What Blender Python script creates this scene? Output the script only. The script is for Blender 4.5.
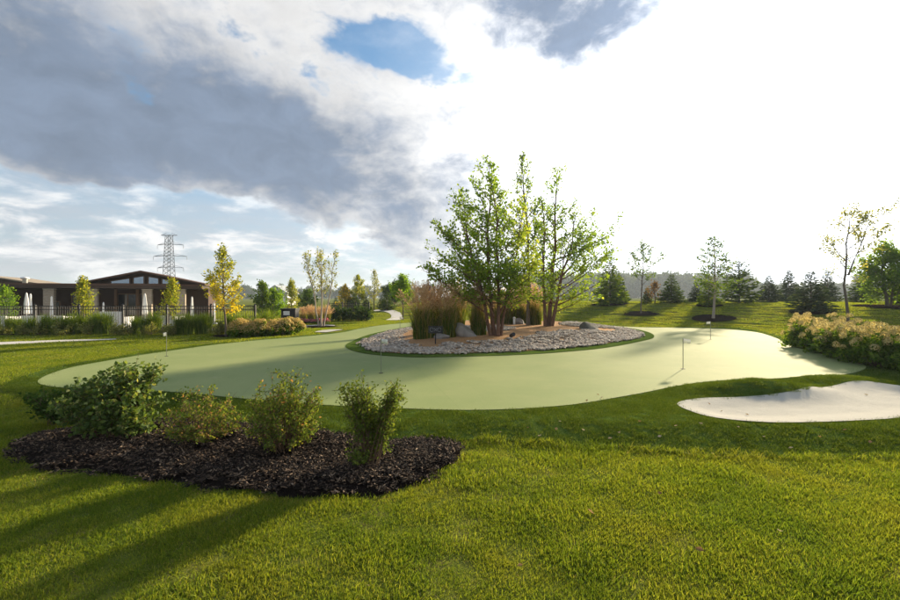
import bpy, math, random
import numpy as np
from mathutils import Vector, Matrix
from mathutils.geometry import delaunay_2d_cdt

for _o in list(bpy.data.objects):
    bpy.data.objects.remove(_o)
scene = bpy.context.scene
COL = scene.collection
R = math.radians
CAM_H, FPX, HOR = 1.8, 425.0, 297.0          # camera height (m), focal length and horizon row in photo pixels

# ------------------------------------------------------------------ camera
cd = bpy.data.cameras.new('camera')
cam = bpy.data.objects.new('camera', cd)
COL.objects.link(cam)
cam.location = (0, 0, CAM_H)
cam.rotation_euler = (R(90), 0, 0)
cd.sensor_width = 36.0
cd.lens = 17.0
cd.shift_y = -3.0 / 900.0
cd.clip_start, cd.clip_end = 0.05, 6000
scene.camera = cam

# ------------------------------------------------------------------ render settings
scene.render.engine = 'CYCLES'
cy = scene.cycles
cy.use_denoising = True
try:
    cy.denoiser = 'OPENIMAGEDENOISE'
except Exception:
    pass
cy.max_bounces = 6
cy.diffuse_bounces = 3
cy.glossy_bounces = 2
cy.transmission_bounces = 3
cy.transparent_max_bounces = 6
cy.volume_bounces = 0
cy.use_adaptive_sampling = True
cy.adaptive_threshold = 0.02
cy.sample_clamp_indirect = 4.0
cy.caustics_reflective = cy.caustics_refractive = False
vs = scene.view_settings
vs.view_transform = 'Standard'
vs.look = 'None'
vs.gamma = 1.0
vs.use_curve_mapping = False
vs.exposure = 1.55

# ------------------------------------------------------------------ sun
SUN_AZ, SUN_EL = 39.0, 17.0                  # degrees right of straight ahead (+Y), degrees up
sun_dir = Vector((math.sin(R(SUN_AZ)) * math.cos(R(SUN_EL)), math.cos(R(SUN_AZ)) * math.cos(R(SUN_EL)), math.sin(R(SUN_EL))))
sl = bpy.data.lights.new('sun', 'SUN')
sl.energy = 4.1
sl.angle = R(2.8)
sl.color = (1.0, 0.82, 0.56)
so = bpy.data.objects.new('sun', sl)
COL.objects.link(so)
so.rotation_euler = (-sun_dir).to_track_quat('-Z', 'Y').to_euler()
so.location = (20, 20, 30)


# ------------------------------------------------------------------ node expression helper
class NB:
    """small helper: builds Math / VectorMath nodes from expressions"""
    def __init__(self, tree):
        self.t = tree

    def n(self, typ, **kw):
        nd = self.t.nodes.new(typ)
        for k, v in kw.items():
            setattr(nd, k, v)
        return nd

    def m(self, op, a, b=None, c=None, clamp=False):
        nd = self.n('ShaderNodeMath', operation=op, use_clamp=clamp)
        for i, v in enumerate((a, b, c)):
            if v is None:
                continue
            if isinstance(v, (int, float)):
                nd.inputs[i].default_value = v
            else:
                self.t.links.new(v, nd.inputs[i])
        return nd.outputs[0]

    def v(self, op, a, b=None, scale=None):
        nd = self.n('ShaderNodeVectorMath', operation=op)
        for i, x in enumerate((a, b)):
            if x is None:
                continue
            if isinstance(x, (tuple, list, Vector)):
                nd.inputs[i].default_value = tuple(x)
            else:
                self.t.links.new(x, nd.inputs[i])
        if scale is not None:
            if isinstance(scale, (int, float)):
                nd.inputs['Scale'].default_value = scale
            else:
                self.t.links.new(scale, nd.inputs['Scale'])
        return nd.outputs['Value'] if op in ('DOT_PRODUCT', 'LENGTH', 'DISTANCE') else nd.outputs['Vector']

    def sep(self, vec):
        nd = self.n('ShaderNodeSeparateXYZ')
        self.t.links.new(vec, nd.inputs[0])
        return nd.outputs

    def comb(self, x, y, z):
        nd = self.n('ShaderNodeCombineXYZ')
        for i, v in enumerate((x, y, z)):
            if isinstance(v, (int, float)):
                nd.inputs[i].default_value = v
            else:
                self.t.links.new(v, nd.inputs[i])
        return nd.outputs[0]

    def noise(self, vec, scale, detail=5, rough=0.55, dist=0.0, color=False):
        nd = self.n('ShaderNodeTexNoise')
        nd.inputs['Scale'].default_value = scale
        nd.inputs['Detail'].default_value = detail
        nd.inputs['Roughness'].default_value = rough
        nd.inputs['Distortion'].default_value = dist
        if vec is not None:
            self.t.links.new(vec, nd.inputs['Vector'])
        return nd.outputs['Color'] if color else nd.outputs['Fac']

    def smooth(self, x, lo, hi, a=0.0, b=1.0):
        nd = self.n('ShaderNodeMapRange', interpolation_type='SMOOTHSTEP')
        self.t.links.new(x, nd.inputs['Value'])
        nd.inputs['From Min'].default_value = lo
        nd.inputs['From Max'].default_value = hi
        nd.inputs['To Min'].default_value = a
        nd.inputs['To Max'].default_value = b
        return nd.outputs['Result']

    def mix(self, fac, a, b, blend='MIX'):
        nd = self.n('ShaderNodeMix', data_type='RGBA', blend_type=blend)
        for s, v in (('Factor', fac), ('A', a), ('B', b)):
            sock = [i for i in nd.inputs if i.name == s and (i.type == ('VALUE' if s == 'Factor' else 'RGBA'))][0]
            if isinstance(v, (int, float)):
                sock.default_value = v
            elif isinstance(v, (tuple, list)):
                sock.default_value = (*v[:3], 1.0)
            else:
                self.t.links.new(v, sock)
        return [o for o in nd.outputs if o.type == 'RGBA'][0]

    def ramp(self, fac, stops):
        nd = self.n('ShaderNodeValToRGB')
        cr = nd.color_ramp
        while len(cr.elements) < len(stops):
            cr.elements.new(0.5)
        for e, (p, c) in zip(cr.elements, stops):
            e.position = p
            e.color = (*c, 1.0)
        self.t.links.new(fac, nd.inputs['Fac'])
        return nd.outputs['Color']


# ------------------------------------------------------------------ sky: Nishita air with a cloud layer in it
world = bpy.data.worlds.new('World')
scene.world = world
world.use_nodes = True
wt = world.node_tree
wt.nodes.clear()
W = NB(wt)
sky = W.n('ShaderNodeTexSky')
sky.sky_type = 'NISHITA'
sky.sun_disc = False
sky.sun_elevation = R(SUN_EL)
sky.sun_rotation = R(SUN_AZ)
sky.altitude = 200
sky.air_density = 1.0
sky.dust_density = 1.2
sky.ozone_density = 1.6
SKY_STRENGTH = 0.07


def sky_dir(px, py):
    """world direction of a feature of the sky"""
    return Vector(((px - 450) / FPX, 1.0, (HOR - py) / FPX)).normalized()


tc = W.n('ShaderNodeTexCoord')
D0 = W.v('NORMALIZE', tc.outputs['Generated'])
wob = W.noise(D0, 3.2, 4, 0.6, color=True)
wob = W.v('SUBTRACT', wob, (0.5, 0.5, 0.5))
DW = W.v('ADD', D0, W.v('SCALE', wob, scale=0.21))        # direction with ragged edges
sx, sy, sz = W.sep(D0)
den = W.m('ADD', W.m('MAXIMUM', sz, 0.0), 0.16)
P = W.comb(W.m('DIVIDE', sx, den), W.m('DIVIDE', sy, den), 0.0)    # position on the cloud layer
n_big = W.noise(W.v('ADD', P, (3.1, 7.7, 0)), 0.85, 7, 0.56, 0.35)
n_mid = W.noise(W.v('ADD', P, (13.0, 2.0, 4)), 2.1, 7, 0.60, 0.3)
n_fine = W.noise(W.v('ADD', P, (1.0, 22.0, 9)), 5.0, 6, 0.62, 0.2)


def blob(px, py, rx, ry, ang=0.0, src=None):
    c = sky_dir(px, py)
    e1 = Vector((c.y, -c.x, 0)).normalized()
    e2 = e1.cross(c).normalized()
    a = R(ang)
    f1 = e1 * math.cos(a) + e2 * math.sin(a)
    f2 = -e1 * math.sin(a) + e2 * math.cos(a)
    k = c.dot(Vector((0, 1, 0))) / FPX            # radians per photo pixel (about)
    src = src or DW
    u = W.v('DOT_PRODUCT', W.v('SUBTRACT', src, c), f1 / (rx * k))
    w = W.v('DOT_PRODUCT', W.v('SUBTRACT', src, c), f2 / (ry * k))
    r2 = W.m('ADD', W.m('MULTIPLY', u, u), W.m('MULTIPLY', w, w))
    front = W.m('GREATER_THAN', W.v('DOT_PRODUCT', src, c), 0.0)
    return W.m('MULTIPLY', W.m('EXPONENT', W.m('MULTIPLY', r2, -1.0)), front)


def total(items):
    acc = None
    for wgt, b in items:
        t = W.m('MULTIPLY', b, wgt)
        acc = t if acc is None else W.m('ADD', acc, t)
    return acc


# cumulus bank (density), holes of blue in it, and the clear strip below
bank = total([
    (0.95, blob(10, 70, 190, 100, -6)),
    (0.90, blob(250, 125, 190, 78, -24)),
    (0.75, blob(400, 195, 120, 55, -22)),
    (0.55, blob(90, 135, 150, 34, -3)),
    (0.50, blob(280, 15, 130, 32, -20)),
    (0.55, blob(440, 110, 60, 60, 0)),
    (1.25, blob(588, 5, 70, 50, 20)),
    (0.30, blob(480, 0, 60, 40, 0)),
    (0.40, blob(722, -6, 30, 18, 0)),
    (-1.25, blob(394, 60, 52, 24, -12)),
    (0.45, blob(390, 0, 90, 22, 0)),
    (0.35, blob(470, 45, 40, 60, 10)),
    (-0.42, blob(160, 75, 30, 55, 25)),
    (-0.42, blob(110, 22, 60, 20, -40)),
    (-0.85, blob(110, 192, 220, 24, -4)),
    (-0.55, blob(120, 258, 460, 44, 0)),
])
behind = W.smooth(sy, -0.1, -0.5, 0.0, 0.42)              # the same broken cumulus goes on behind
DS = W.comb(sx, sy, W.m('MULTIPLY', sz, 1.7))
bA = W.m('SUBTRACT', W.noise(DS, 4.6, 8, 0.58, 0.5), 0.5)
bB = W.m('SUBTRACT', W.noise(W.v('ADD', DS, (5.0, 3.0, 1.0)), 10.0, 7, 0.62, 0.6), 0.5)
bC = W.m('SUBTRACT', W.noise(W.v('ADD', DS, (9.0, 1.0, 4.0)), 24.0, 6, 0.6, 0.4), 0.5)
n1 = W.m('SUBTRACT', n_big, 0.5)
n2 = W.m('SUBTRACT', n_mid, 0.5)
n3 = W.m('SUBTRACT', n_fine, 0.5)
dens = W.m('ADD', W.m('ADD', bank, behind), W.m('ADD', W.m('MULTIPLY', n1, 0.5), W.m('ADD', W.m('MULTIPLY', bA, 1.9), W.m('ADD', W.m('MULTIPLY', bB, 1.0), W.m('MULTIPLY', bC, 0.5)))))
cov = W.smooth(dens, 0.05, 0.48)
gloom = total([                                            # the deep, shaded parts of the bank
    (0.95, blob(40, 118, 210, 52, -4)),
    (0.95, blob(325, 168, 165, 58, -22)),
    (0.65, blob(235, 105, 95, 55, -10)),
    (1.0, blob(10, 30, 190, 75, -10)),
    (1.25, blob(585, 4, 75, 52, 15)),
    (0.45, blob(480, 0, 70, 35, 0)),
    (0.35, blob(722, -6, 30, 18, 0)),
    (0.25, W.smooth(sy, -0.1, -0.5)),
])
thick = W.smooth(W.m('ADD', gloom, W.m('ADD', W.m('ADD', W.m('MULTIPLY', bB, 1.5), W.m('MULTIPLY', bC, 0.8)), W.m('MULTIPLY', bA, 2.2))), -0.05, 1.25)

# light scattered forward by thin cloud round the sun
cosang = W.v('DOT_PRODUCT', D0, sun_dir)
ang = W.m('ARCCOSINE', W.m('MINIMUM', W.m('MAXIMUM', cosang, -1.0), 1.0))
ang = W.m('ADD', ang, W.m('MULTIPLY', n1, 0.25))
g1 = W.m('EXPONENT', W.m('MULTIPLY', W.m('POWER', W.m('MAXIMUM', W.m('DIVIDE', ang, 0.555), 0.0), 4.0), -1.0))
g2 = W.m('EXPONENT', W.m('MULTIPLY', W.m('DIVIDE', W.m('MAXIMUM', ang, 0.0), 0.36), -1.0))
glow = W.m('ADD', W.m('MULTIPLY', g1, 0.40), W.m('MULTIPLY', g2, 0.60))

# thin high veil and low haze with rows of small cumulus
veil_n = W.smooth(W.m('ADD', n_big, W.m('MULTIPLY', n_fine, 0.5)), 0.55, 0.95)
low = W.smooth(sz, 0.36, 0.06)
DP = W.comb(sx, sy, W.m('MULTIPLY', sz, 3.0))
puffs = W.smooth(W.m('ADD', W.noise(DP, 7.5, 7, 0.6, 0.5), W.m('MULTIPLY', n3, 0.3)), 0.42, 0.66)
veil = W.m('ADD', W.m('MULTIPLY', veil_n, 0.25), W.m('MULTIPLY', low, W.m('ADD', 0.76, W.m('MULTIPLY', puffs, 0.24))))
veil = W.m('ADD', veil, W.m('MULTIPLY', g1, 1.2), clamp=True)
veil_b = W.m('ADD', W.m('ADD', 0.195, W.m('MULTIPLY', puffs, 0.13)), glow)
veil_tint = W.mix(puffs, (0.90, 0.97, 1.07), (1.0, 1.0, 1.0))
veil_col = W.mix(1.0, veil_tint, W.comb(veil_b, veil_b, veil_b), 'MULTIPLY')

# cumulus colour: white where thin or lit, blue grey where thick
lit = W.m('ADD', W.m('ADD', 0.235, W.m('MULTIPLY', bB, 0.16)), W.m('MULTIPLY', glow, 1.15))
lit_col = W.mix(1.0, (1.0, 1.0, 1.0), W.comb(lit, lit, lit), 'MULTIPLY')
drk = W.m('ADD', 1.0, W.m('ADD', W.m('MULTIPLY', glow, 1.0), W.m('MULTIPLY', bB, 0.8)))
drk_col = W.mix(1.0, (0.078, 0.100, 0.138), W.comb(drk, drk, drk), 'MULTIPLY')
cum_col = W.mix(thick, lit_col, drk_col)

air = W.mix(1.0, sky.outputs['Color'], (SKY_STRENGTH * 0.50, SKY_STRENGTH * 0.76, SKY_STRENGTH * 0.88), 'MULTIPLY')
c1 = W.mix(veil, air, veil_col)
c2 = W.mix(cov, c1, cum_col)
c2 = W.mix(1.0, c2, (10.0, 10.0, 10.0), 'MULTIPLY')
bg = W.n('ShaderNodeBackground')
wt.links.new(c2, bg.inputs['Color'])
bg.inputs['Strength'].default_value = 0.1
wo = W.n('ShaderNodeOutputWorld')
wt.links.new(bg.outputs[0], wo.inputs['Surface'])
world.cycles.sampling_method = 'MANUAL'
world.cycles.sample_map_resolution = 1024

# ================================================================== helpers
def tag(o, label=None, cat=None, group=None, kind=None):
    if label:
        o['label'] = label
    if cat:
        o['category'] = cat
    if group:
        o['group'] = group
    if kind:
        o['kind'] = kind
    return o


def link(o, parent=None):
    COL.objects.link(o)
    if parent is not None:
        o.parent = parent
    return o


def empty(name, loc=(0, 0, 0), rz=0.0):
    o = bpy.data.objects.new(name, None)
    o.empty_display_size = 0.2
    o.location = loc
    o.rotation_euler = (0, 0, rz)
    return link(o)


def np_mesh(name, verts, faces, mat=None, var=None, smooth=False):
    """fast mesh from arrays; faces all have the same number of corners"""
    verts = np.asarray(verts, dtype=np.float32)
    faces = np.asarray(faces, dtype=np.int32)
    me = bpy.data.meshes.new(name)
    me.vertices.add(len(verts))
    me.vertices.foreach_set('co', verts.ravel())
    nf, k = faces.shape
    me.loops.add(nf * k)
    me.loops.foreach_set('vertex_index', faces.ravel())
    me.polygons.add(nf)
    me.polygons.foreach_set('loop_start', np.arange(nf, dtype=np.int32) * k)
    me.polygons.foreach_set('loop_total', np.full(nf, k, dtype=np.int32))
    if smooth:
        me.polygons.foreach_set('use_smooth', np.ones(nf, dtype=bool))
    if var is not None:
        at = me.attributes.new('var', 'FLOAT', 'POINT')
        at.data.foreach_set('value', np.asarray(var, dtype=np.float32))
    me.update(calc_edges=True)
    if mat:
        me.materials.append(mat)
    return me


def mobj(name, me, parent=None, loc=None):
    o = bpy.data.objects.new(name, me)
    if loc is not None:
        o.location = loc
    return link(o, parent)


class MB:
    """collects boxes, prisms, cylinders into one mesh"""
    def __init__(self):
        self.v, self.f = [], []

    def add(self, vs, fs):
        b = len(self.v)
        self.v += [tuple(p) for p in vs]
        self.f += [tuple(i + b for i in f) for f in fs]
        return self

    def box(self, x0, x1, y0, y1, z0, z1):
        vs = [(x, y, z) for z in (z0, z1) for y in (y0, y1) for x in (x0, x1)]
        return self.add(vs, [(0, 2, 3, 1), (4, 5, 7, 6), (0, 1, 5, 4), (2, 6, 7, 3), (0, 4, 6, 2), (1, 3, 7, 5)])

    def prism(self, poly, y0, y1):
        """polygon in xz extruded along y"""
        n = len(poly)
        vs = [(x, y0, z) for x, z in poly] + [(x, y1, z) for x, z in poly]
        fs = [tuple(range(n)), tuple(range(2 * n - 1, n - 1, -1))]
        fs += [(i, i + n, (i + 1) % n + n, (i + 1) % n) for i in range(n)]
        return self.add(vs, fs)

    def lathe(self, prof, n=12, c=(0, 0, 0), wob=None):
        """profile [(r, z)] turned round z"""
        vs, fs = [], []
        for j, (r, z) in enumerate(prof):
            for i in range(n):
                a = 2 * math.pi * i / n
                rr = r * (wob(a, j) if wob else 1.0)
                vs.append((c[0] + rr * math.cos(a), c[1] + rr * math.sin(a), c[2] + z))
        for j in range(len(prof) - 1):
            for i in range(n):
                k = (i + 1) % n
                fs.append((j * n + i, j * n + k, (j + 1) * n + k, (j + 1) * n + i))
        fs.append(tuple(range(n - 1, -1, -1)))
        fs.append(tuple((len(prof) - 1) * n + i for i in range(n)))
        return self.add(vs, fs)

    def bar(self, a, b, r, n=4):
        a, b = Vector(a), Vector(b)
        d = (b - a)
        q = d.to_track_quat('Z', 'Y')
        vs, fs = [], []
        for p in (a, b):
            for i in range(n):
                t = 2 * math.pi * (i + 0.5) / n
                vs.append(p + q @ Vector((r * math.cos(t), r * math.sin(t), 0)))
        for i in range(n):
            k = (i + 1) % n
            fs.append((i, k, k + n, i + n))
        fs += [tuple(range(n - 1, -1, -1)), tuple(range(n, 2 * n))]
        return self.add(vs, fs)

    def build(self, name, mat, parent=None, loc=None, smooth=False):
        me = bpy.data.meshes.new(name)
        me.from_pydata(self.v, [], self.f)
        me.materials.append(mat)
        if smooth:
            me.polygons.foreach_set('use_smooth', [True] * len(me.polygons))
        me.update()
        return mobj(name, me, parent, loc)


def sstep(t):
    t = np.clip(t, 0, 1)
    return t * t * (3 - 2 * t)


def G(px, py, z=0.0):
    """point of the plane at height z seen at a photo pixel"""
    s = (CAM_H - z) / (py - HOR)
    return np.array([(px - 450) * s, FPX * s])


def smooth_poly(pts, spacing=0.25, closed=True):
    P = np.array(pts, float)
    n = len(P)
    out = []
    rng_ = range(n if closed else n - 1)
    for i in rng_:
        if closed:
            p0, p1, p2, p3 = P[(i - 1) % n], P[i], P[(i + 1) % n], P[(i + 2) % n]
        else:
            p0, p1, p2, p3 = P[max(i - 1, 0)], P[i], P[i + 1], P[min(i + 2, n - 1)]
        m = max(1, int(np.linalg.norm(p2 - p1) / spacing))
        for k in range(m):
            t = k / m
            out.append(0.5 * ((2 * p1) + (-p0 + p2) * t + (2 * p0 - 5 * p1 + 4 * p2 - p3) * t * t + (-p0 + 3 * p1 - 3 * p2 + p3) * t ** 3))
    if not closed:
        out.append(P[-1])
    return np.array(out)


def inside(poly, x, y):
    x, y = np.asarray(x, float), np.asarray(y, float)
    r = np.zeros(x.shape, bool)
    n = len(poly)
    for i in range(n):
        x1, y1 = poly[i]
        x2, y2 = poly[(i + 1) % n]
        if y1 == y2:
            continue
        c = ((y1 > y) != (y2 > y)) & (x < (x2 - x1) * (y - y1) / (y2 - y1) + x1)
        r ^= c
    return r


def dist_poly(poly, x, y, cap=3.0):
    """signed distance to the outline, positive inside; only exact near the outline"""
    x, y = np.asarray(x, float), np.asarray(y, float)
    d = np.full(x.shape, cap)
    lo, hi = poly.min(0) - cap, poly.max(0) + cap
    m = (x > lo[0]) & (x < hi[0]) & (y > lo[1]) & (y < hi[1])
    if m.any():
        xs, ys = x[m], y[m]
        dm = np.full(xs.shape, cap)
        n = len(poly)
        for i in range(n):
            a, b = poly[i], poly[(i + 1) % n]
            e = b - a
            L2 = e @ e + 1e-12
            t = np.clip(((xs - a[0]) * e[0] + (ys - a[1]) * e[1]) / L2, 0, 1)
            dm = np.minimum(dm, np.hypot(xs - a[0] - t * e[0], ys - a[1] - t * e[1]))
        dm[~inside(poly, xs, ys)] *= -1
        d[m] = dm
        d[~m] = -cap
    else:
        d[:] = -cap
    return d


# ================================================================== outlines on the ground (metres)
green_px = [(38, 381), (68, 369), (110, 361), (149, 354.5), (213, 345.5), (260, 340.6), (300, 337.4), (341, 333), (360, 329), (384, 325.3), (413, 322.8), (450, 321), (500, 320.6), (560, 323.3),
            (600, 325.6), (640, 327.6), (669, 328), (698, 328.8), (727, 329.8), (755.6, 332.5), (776, 338.5), (790, 346), (813, 352.5), (842, 359.2), (861, 364), (866, 368.5), (854, 373.6),
            (825, 378.3), (784.5, 380.4), (741, 380.6), (709, 382.5), (675, 388), (640, 394.5), (603, 401), (571, 406), (520, 410), (467, 411.3), (411, 410), (321, 406), (241, 399.5), (180, 393.5), (110, 390), (55, 388)]
GREEN = smooth_poly([G(*p) for p in green_px], 0.3)
fringe_px = [(5, 385), (27, 375), (67, 365), (107, 358.6), (149, 352), (213, 344), (262, 339.4), (300, 336.2), (341, 331.8), (360, 328), (384, 324.6), (413, 322.2), (450, 320.5), (500, 320.1), (560, 322.7),
             (600, 325), (640, 326.9), (698, 328), (727, 328.8), (758, 331), (784, 337), (800, 343), (815, 347.5), (848, 357), (872, 363), (905, 368), (960, 378), (1020, 400)]
fr = [G(*p) for p in fringe_px] + [G(1000, 440, -0.1), G(960, 459.5, -0.12), G(900, 459, -0.12), G(813, 458, -0.12), G(727, 456, -0.12), G(640, 450.5, -0.12), G(560, 446, -0.12), G(507, 443, -0.12), G(464, 442, -0.12),
      G(420, 452, -0.1), G(330, 450, -0.1), G(233, 440, -0.1), G(130, 432, -0.08), G(60, 412, -0.06), G(16, 394, -0.05)]
FRINGE = smooth_poly(fr, 0.25)
bunker_px = [(677, 405), (698, 415), (727, 420.6), (770, 423.8), (813, 423.6), (857, 422), (900, 419), (945, 411), (965, 400), (945, 391), (900, 387.6), (862, 385), (836, 387.5), (813, 392.5), (796, 396.5), (770, 398.5), (741, 399.3), (698, 399.8)]
BUNKER = smooth_poly([G(*p) for p in bunker_px], 0.12)
isl_px = [(362, 344), (368, 349.5), (384, 353.5), (415, 355), (450, 354.8), (523, 352.4), (578, 348), (610, 344), (630, 340.4), (641, 336.5), (635, 332), (615, 328), (580, 325), (550, 323.6), (500, 321.8), (465, 322.4), (430, 325.4), (405, 329.8), (380, 335.5)]
ISLAND = smooth_poly([G(*p) for p in isl_px], 0.25)
ring_px = [(346, 348), (356, 352.5), (377, 356), (415, 358.2), (450, 357.8), (523, 355.5), (578, 351.6), (612, 347.6), (640, 342.2), (654, 338), (648, 332.6), (625, 328), (585, 324.6), (550, 322.9), (500, 321.3), (460, 321.8), (425, 324.6), (398, 329), (370, 335), (350, 343)]
RING = smooth_poly([G(*p) for p in ring_px], 0.25)
bed_px = [(10, 453, -.1), (20, 441, -.1), (40, 432, -.08), (67, 427, -.05), (130, 421, -.02), (190, 421.5, 0), (233, 425, 0), (290, 428.5, 0), (340, 434.5, -.02), (388, 438.5, -.04), (427, 437, -.06), (448, 441, -.08), (464, 447, -.11), (453, 464, -.12), (420, 483, -.12), (370, 496, -.12),
          (303, 497, -.12), (255, 494, -.12), (200, 488, -.12), (160, 482, -.12), (100, 474, -.12), (50, 470, -.12), (22, 463, -.12)]
BED = smooth_poly([G(*p) for p in bed_px], 0.12)
LIP = (5.85, 8.05)


def H(x, y):
    """height of the ground"""
    x, y = np.asarray(x, float), np.asarray(y, float)
    ye = np.interp(x, [-30, -14, -9, -6, -4, -2, 0.2, 5.3, 12, 30], [9.5, 9.0, 7.9, 6.0, 5.0, 4.6, 5.35, 4.95, 5.0, 5.5])
    h = -0.12 * (1 - sstep((y - ye) / 1.05))
    d0 = 33 - 0.7 * np.clip(x, 0, 26)
    berm = 1.32 * sstep((y - d0) / 17.0) * sstep((x + 14) / 14.0) * (1 - 0.55 * sstep((y - d0 - 24) / 30.0))
    h = h + berm
    far = (y > 1) & (y < 16) & (np.abs(x) < 14)
    h = h + np.where(far, 0.012 * np.sin(x * 1.3 + 0.4 * y) * np.sin(y * 1.1 + 1.0) * (y < 5), 0)
    h = h + 0.23 * np.exp(-((x - LIP[0]) / 1.0) ** 2 - ((y - LIP[1]) / 0.42) ** 2)
    h = h + 0.10 * np.exp(-((x - 8.2) / 1.0) ** 2 - ((y - 9.0) / 0.5) ** 2)
    db = dist_poly(BUNKER, x, y, 1.2)
    h = h - 0.05 * sstep(db / 0.55)
    dm = dist_poly(BED, x, y, 1.2)
    h = h + 0.07 * sstep((dm + 0.05) / 0.45) - 0.035 * np.exp(-(dm / 0.07) ** 2)
    di = dist_poly(ISLAND, x, y, 3.0)
    h = h + 0.28 * sstep(di / 2.6)
    return h


def h1(x, y):
    return float(H(np.array([x]), np.array([y]))[0])


_ys = np.concatenate([np.arange(1.5, 60, 0.03), np.arange(60, 400, 0.5)])


def GP(px, py):
    """first point of the terrain on the ray through a photo pixel"""
    x = (px - 450) / FPX * _ys
    z = CAM_H + (HOR - py) / FPX * _ys
    hit = np.nonzero(H(x, _ys) >= z)[0]
    i = hit[0] if len(hit) else len(_ys) - 1
    return Vector((x[i], _ys[i], h1(x[i], _ys[i])))


def AT(px, Y):
    x = (px - 450) / FPX * Y
    return Vector((x, Y, h1(x, Y)))


# ================================================================== materials
def new_mat(name):
    m = bpy.data.materials.new(name)
    m.use_nodes = True
    m.node_tree.nodes.clear()
    return m, NB(m.node_tree)


def finish(m, nb, shader):
    o = nb.n('ShaderNodeOutputMaterial')
    m.node_tree.links.new(shader, o.inputs['Surface'])
    return m


def principled(nb, col, rough=0.6, spec=0.3, metal=0.0, bump=None, bstr=0.3, bdist=0.02, **kw):
    p = nb.n('ShaderNodeBsdfPrincipled')
    for s, v in (('Base Color', col), ('Roughness', rough), ('Specular IOR Level', spec), ('Metallic', metal)):
        if isinstance(v, (int, float)):
            p.inputs[s].default_value = v
        elif isinstance(v, (tuple, list)):
            p.inputs[s].default_value = (*v[:3], 1)
        else:
            nb.t.links.new(v, p.inputs[s])
    for k, v in kw.items():
        p.inputs[k.replace('_', ' ')].default_value = v
    if bump is not None:
        b = nb.n('ShaderNodeBump')
        b.inputs['Strength'].default_value = bstr
        b.inputs['Distance'].default_value = bdist
        nb.t.links.new(bump, b.inputs['Height'])
        nb.t.links.new(b.outputs[0], p.inputs['Normal'])
    return p.outputs[0]


def pos_of(nb):
    return nb.n('ShaderNodeNewGeometry').outputs['Position']


def simple(name, col, rough=0.6, spec=0.3, metal=0.0, var=0.25, scale=6.0, bstr=0.2):
    """plain coloured material with a little uneven tone and relief"""
    m, nb = new_mat(name)
    tcn = nb.n('ShaderNodeTexCoord').outputs['Object']
    n = nb.noise(tcn, scale, 5, 0.6)
    c = nb.mix(n, tuple(x * (1 - var) for x in col), tuple(min(1, x * (1 + var)) for x in col))
    return finish(m, nb, principled(nb, c, rough, spec, metal, bump=n, bstr=bstr))


def leaf_mat(name, stops, trans=0.45, rough=0.7, spec=0.0, loc_var=0.0, loc_cols=None, loc_scale=0.5, warm=(1.3, 1.2, 0.5), gain=1.0):
    """foliage: colour by the 'var' attribute, light passing through from behind"""
    m, nb = new_mat(name)
    at = nb.n('ShaderNodeAttribute', attribute_name='var')
    col = nb.ramp(at.outputs['Fac'], [(p_, tuple(min(0.8, x_ * gain) for x_ in c_)) for p_, c_ in stops])
    if loc_cols:
        oi = nb.n('ShaderNodeObjectInfo')
        nz = nb.noise(oi.outputs['Location'], loc_scale, 4, 0.6)
        for (lo, hi, c, amt) in loc_cols:
            f = nb.m('MULTIPLY', nb.smooth(nz, lo, hi), amt)
            col = nb.mix(f, col, c)
    p = principled(nb, col, rough, spec)
    tr = nb.n('ShaderNodeBsdfTranslucent')
    tcol = nb.mix(1.0, col, warm, 'MULTIPLY')
    nb.t.links.new(tcol, tr.inputs['Color'])
    mx = nb.n('ShaderNodeMixShader')
    mx.inputs[0].default_value = trans
    nb.t.links.new(p, mx.inputs[1])
    nb.t.links.new(tr.outputs[0], mx.inputs[2])
    return finish(m, nb, mx.outputs[0])


MAT = {}
# lawn soil and thatch under the blades; far off it stands for the blades themselves
m, nb = new_mat('lawn')
ps = pos_of(nb)
na = nb.noise(ps, 0.35, 5, 0.6)
nbb = nb.noise(ps, 2.2, 6, 0.65)
nc = nb.noise(ps, 40.0, 4, 0.7)
c = nb.mix(nb.smooth(na, 0.35, 0.65), (0.095, 0.125, 0.020), (0.150, 0.155, 0.030))
c = nb.mix(nb.smooth(nbb, 0.5, 0.75), c, (0.20, 0.17, 0.055))
c = nb.mix(nb.smooth(nc, 0.45, 0.75), c, (0.055, 0.085, 0.014))
MAT['lawn'] = finish(m, nb, principled(nb, c, 0.95, 0.0, bump=nc, bstr=0.6, bdist=0.03))

m, nb = new_mat('fringe_turf')
ps = pos_of(nb)
na = nb.noise(ps, 0.9, 4, 0.6)
nc = nb.noise(ps, 60.0, 4, 0.7)
c = nb.mix(na, (0.070, 0.110, 0.022), (0.105, 0.150, 0.032))
c = nb.mix(nb.smooth(nc, 0.4, 0.7), c, (0.040, 0.080, 0.014))
MAT['fringe'] = finish(m, nb, principled(nb, c, 0.9, 0.0, bump=nc, bstr=0.7, bdist=0.02))

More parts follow.
